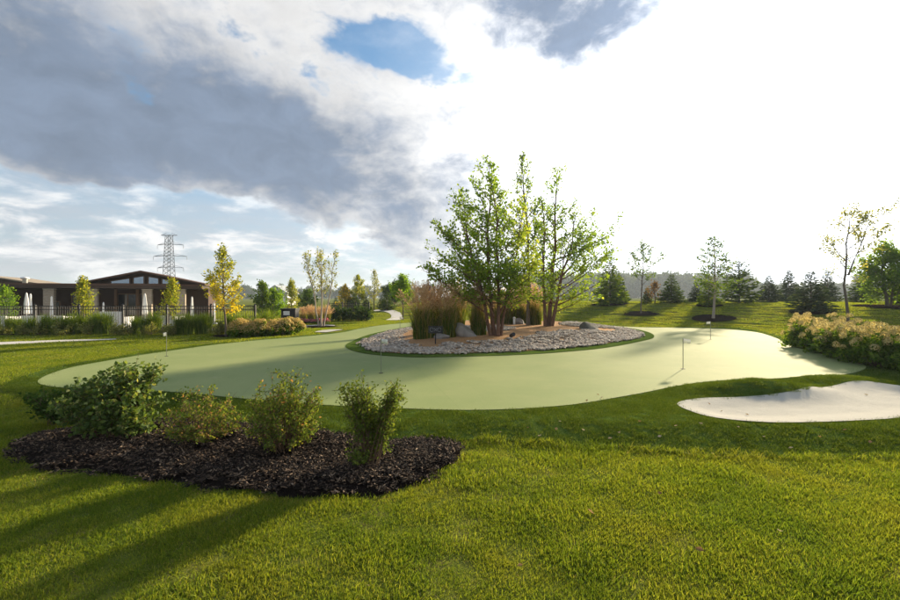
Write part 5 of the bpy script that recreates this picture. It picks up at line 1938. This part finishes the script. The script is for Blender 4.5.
# dark cabinet with a white notice beside the fence end
g = AT(290, 26.0)
cb = empty('equipment_cabinet', g)
tag(cb, 'black outdoor cabinet with a white notice behind the golden hedge', 'cabinet')
kk = 26.0 / FPX
MB().box(-7 * kk, 7 * kk, -.3, .35, -.05, 1.02).build('body', MAT['black_metal'], cb)
MB().box(-7.6 * kk, 7.6 * kk, -.36, .4, 1.021, 1.10).build('top', MAT['black_metal'], cb)
MB().box(-4.5 * kk, 1.5 * kk, -.33, -.301, .70, .95).build('notice', MAT['white_paint'], cb)
MB().box(2.5 * kk, 3.2 * kk, -.33, -.301, .4, .6).build('handle', MAT['grey_metal'], cb)
# pale house in the distance
g = AT(281, 95)
hs = empty('far_house', g)
tag(hs, 'small pale house with grey gable roof far behind the fence end', 'house')
MB().box(-2.6, 2.6, -3, 3, -.3, 2.6).build('wall', MAT['white_paint'], hs)
MB().prism([(-3.0, 2.5), (3.0, 2.5), (0, 4.4)], -3.4, 3.4).build('roof', MAT['grey_metal'], hs)
for x in (-1.2, 1.2):
    w_ = MB().box(x - .5, x + .5, -3.05, -3.001, .9, 2.1).build('window', MAT['white_paint'], hs)
    MB().box(x - .42, x + .42, -3.08, -3.051, .98, 2.02).build('pane', MAT['glass'], w_)

# ------------------------------------------------------------------ far wood on the horizon
MAT['wood_leaf'] = leaf_mat('far_wood_leaf', [(0, (.030, .055, .018)), (1, (.085, .12, .03))], .3)
wsrc = []
for i in range(4):
    rr = np.random.RandomState(900 + i)
    cl = rr.normal(0, 1, (26, 3)) * [2.0, 2.0, 2.3] + [0, 0, 6]
    cl[:, 2] = np.clip(cl[:, 2], 1.5, 10.5)
    pts = (cl[:, None, :] + rr.normal(0, .75, (26, 46, 3))).reshape(-1, 3)
    wsrc.append(leaves_mesh('wood_crown', rr, pts, 1.0, .8, MAT['wood_leaf']))
rr = np.random.RandomState(91)
n = 460
px = rr.uniform(520, 1000, n)
Yw = rr.uniform(380, 520, n)
x = (px - 450) / FPX * Yw
z = H(x, Yw) - .4
sc = rr.uniform(.75, 1.15, n) * np.where((px > 752) & (px < 860), .62, 1.0) * (Yw / 215)
n2 = 160
px2 = rr.uniform(-120, 440, n2)
Y2 = rr.uniform(380, 470, n2)
x2 = (px2 - 450) / FPX * Y2
scatter('far_wood', np.column_stack([np.r_[x, x2], np.r_[Yw, Y2], np.r_[z, np.full(n2, -.4)]]), rr.rand(n + n2) * 6.28, np.r_[sc, rr.uniform(.7, 1.3, n2)], rr.randint(0, 4, n + n2), wsrc, 'hazy belt of woodland along the horizon beyond the berm', 'woodland')

# ------------------------------------------------------------------ fallen leaves on the turf and sand
MAT['dry_leaf'] = leaf_mat('dry_leaf', [(0, (.20, .11, .05)), (.6, (.36, .24, .12)), (1, (.55, .48, .36))], .3, warm=(1.1, 1, .8))
lm = []
for i in range(4):
    rr = np.random.RandomState(950 + i)
    L, wd = .055, .036
    V = [(-L / 2, 0, .004), (-L * .15, wd / 2, .016), (-L * .15, 0, .004), (-L * .15, -wd / 2, .018), (L * .2, wd * .42, .014), (L * .2, 0, .008), (L * .2, -wd * .42, .016), (L / 2, 0, .02)]
    F = [(0, 2, 1), (0, 3, 2), (1, 2, 5), (1, 5, 4), (2, 3, 6), (2, 6, 5), (4, 5, 7), (5, 6, 7)]
    lm.append(np_mesh('leaf', V, F, MAT['dry_leaf'], np.full(8, rr.rand())))
rr = np.random.RandomState(4)
spots = [(528, 431.5), (556, 432.5), (583, 434), (619, 436), (587, 403.5), (602, 400), (598, 397), (722, 413), (709, 406), (747, 417), (866, 397), (701, 427), (764, 440), (791, 452), (845, 434), (660, 441), (640, 425), (676, 429), (560, 425), (610, 442), (738, 431), (870, 446), (500, 436), (540, 440), (820, 441), (660, 500), (780, 540), (700, 560), (590, 520), (520, 575)]
for px, py in spots:
    g = GP(px, py)
    on_sand = inside(BUNKER, np.array([g.x]), np.array([g.y]))[0]
    on_lawn = py > 460
    o = mobj('fallen_leaf', lm[rr.randint(4)], None, g + Vector((0, 0, .035 if not (on_sand or on_lawn) else (.028 if on_sand else .05))))
    o.rotation_euler = (rr.normal(0, .2), rr.normal(0, .2), rr.rand() * 6.28)
    s_ = rr.uniform(.7, 1.25)
    o.scale = (s_, s_, s_)
    where = 'white sand of the bunker' if on_sand else ('foreground lawn' if on_lawn else 'dark turf fringe')
    tag(o, 'small dry fallen leaf lying on the ' + where, 'leaf', 'fallen leaves on the ' + where)

# ================================================================== lawn grass
gsrc = [grass_patch('blades_near', 10 + i, 0.10, 80, 0.016, 0.046, 0.0046, MAT['grass']) for i in range(5)]
gsrc += [grass_patch('blades_mid', 30 + i, 0.24, 90, 0.025, 0.060, 0.011, MAT['grass'], 0.05) for i in range(3)]
gsrc += [grass_patch('blades_far', 50 + i, 0.55, 150, 0.03, 0.06, 0.024, MAT['grass'], 0.05) for i in range(3)]
do_scatter('lawn_grass', [(2.0, 4.2, 260, range(5), 1.0), (4.2, 7.5, 190, range(5), 1.1), (7.5, 16, 26, range(5, 8), 1.0), (16, 34, 5.0, range(8, 11), 1.0), (34, 52, 2.6, range(8, 11), 1.2)],
           gsrc, 'short green and yellowish lawn grass in the foreground', 'grass', lawn_keep, dz=0.0, patchy=True)

# ================================================================== hazy air
m, nb = new_mat('haze')
pv = nb.n('ShaderNodeVolumePrincipled')
pv.inputs['Color'].default_value = (0.74, 0.87, 1.0, 1)
pv.inputs['Density'].default_value = 0.00045
pv.inputs['Anisotropy'].default_value = 0.2
ov = nb.n('ShaderNodeOutputMaterial')
m.node_tree.links.new(pv.outputs[0], ov.inputs['Volume'])
hz_ = MB().box(-1600, 1600, -120, 2500, -1.3, 41.5).build('haze', m)
tag(hz_, 'thin pale haze in the air over the whole place', 'haze', kind='stuff')
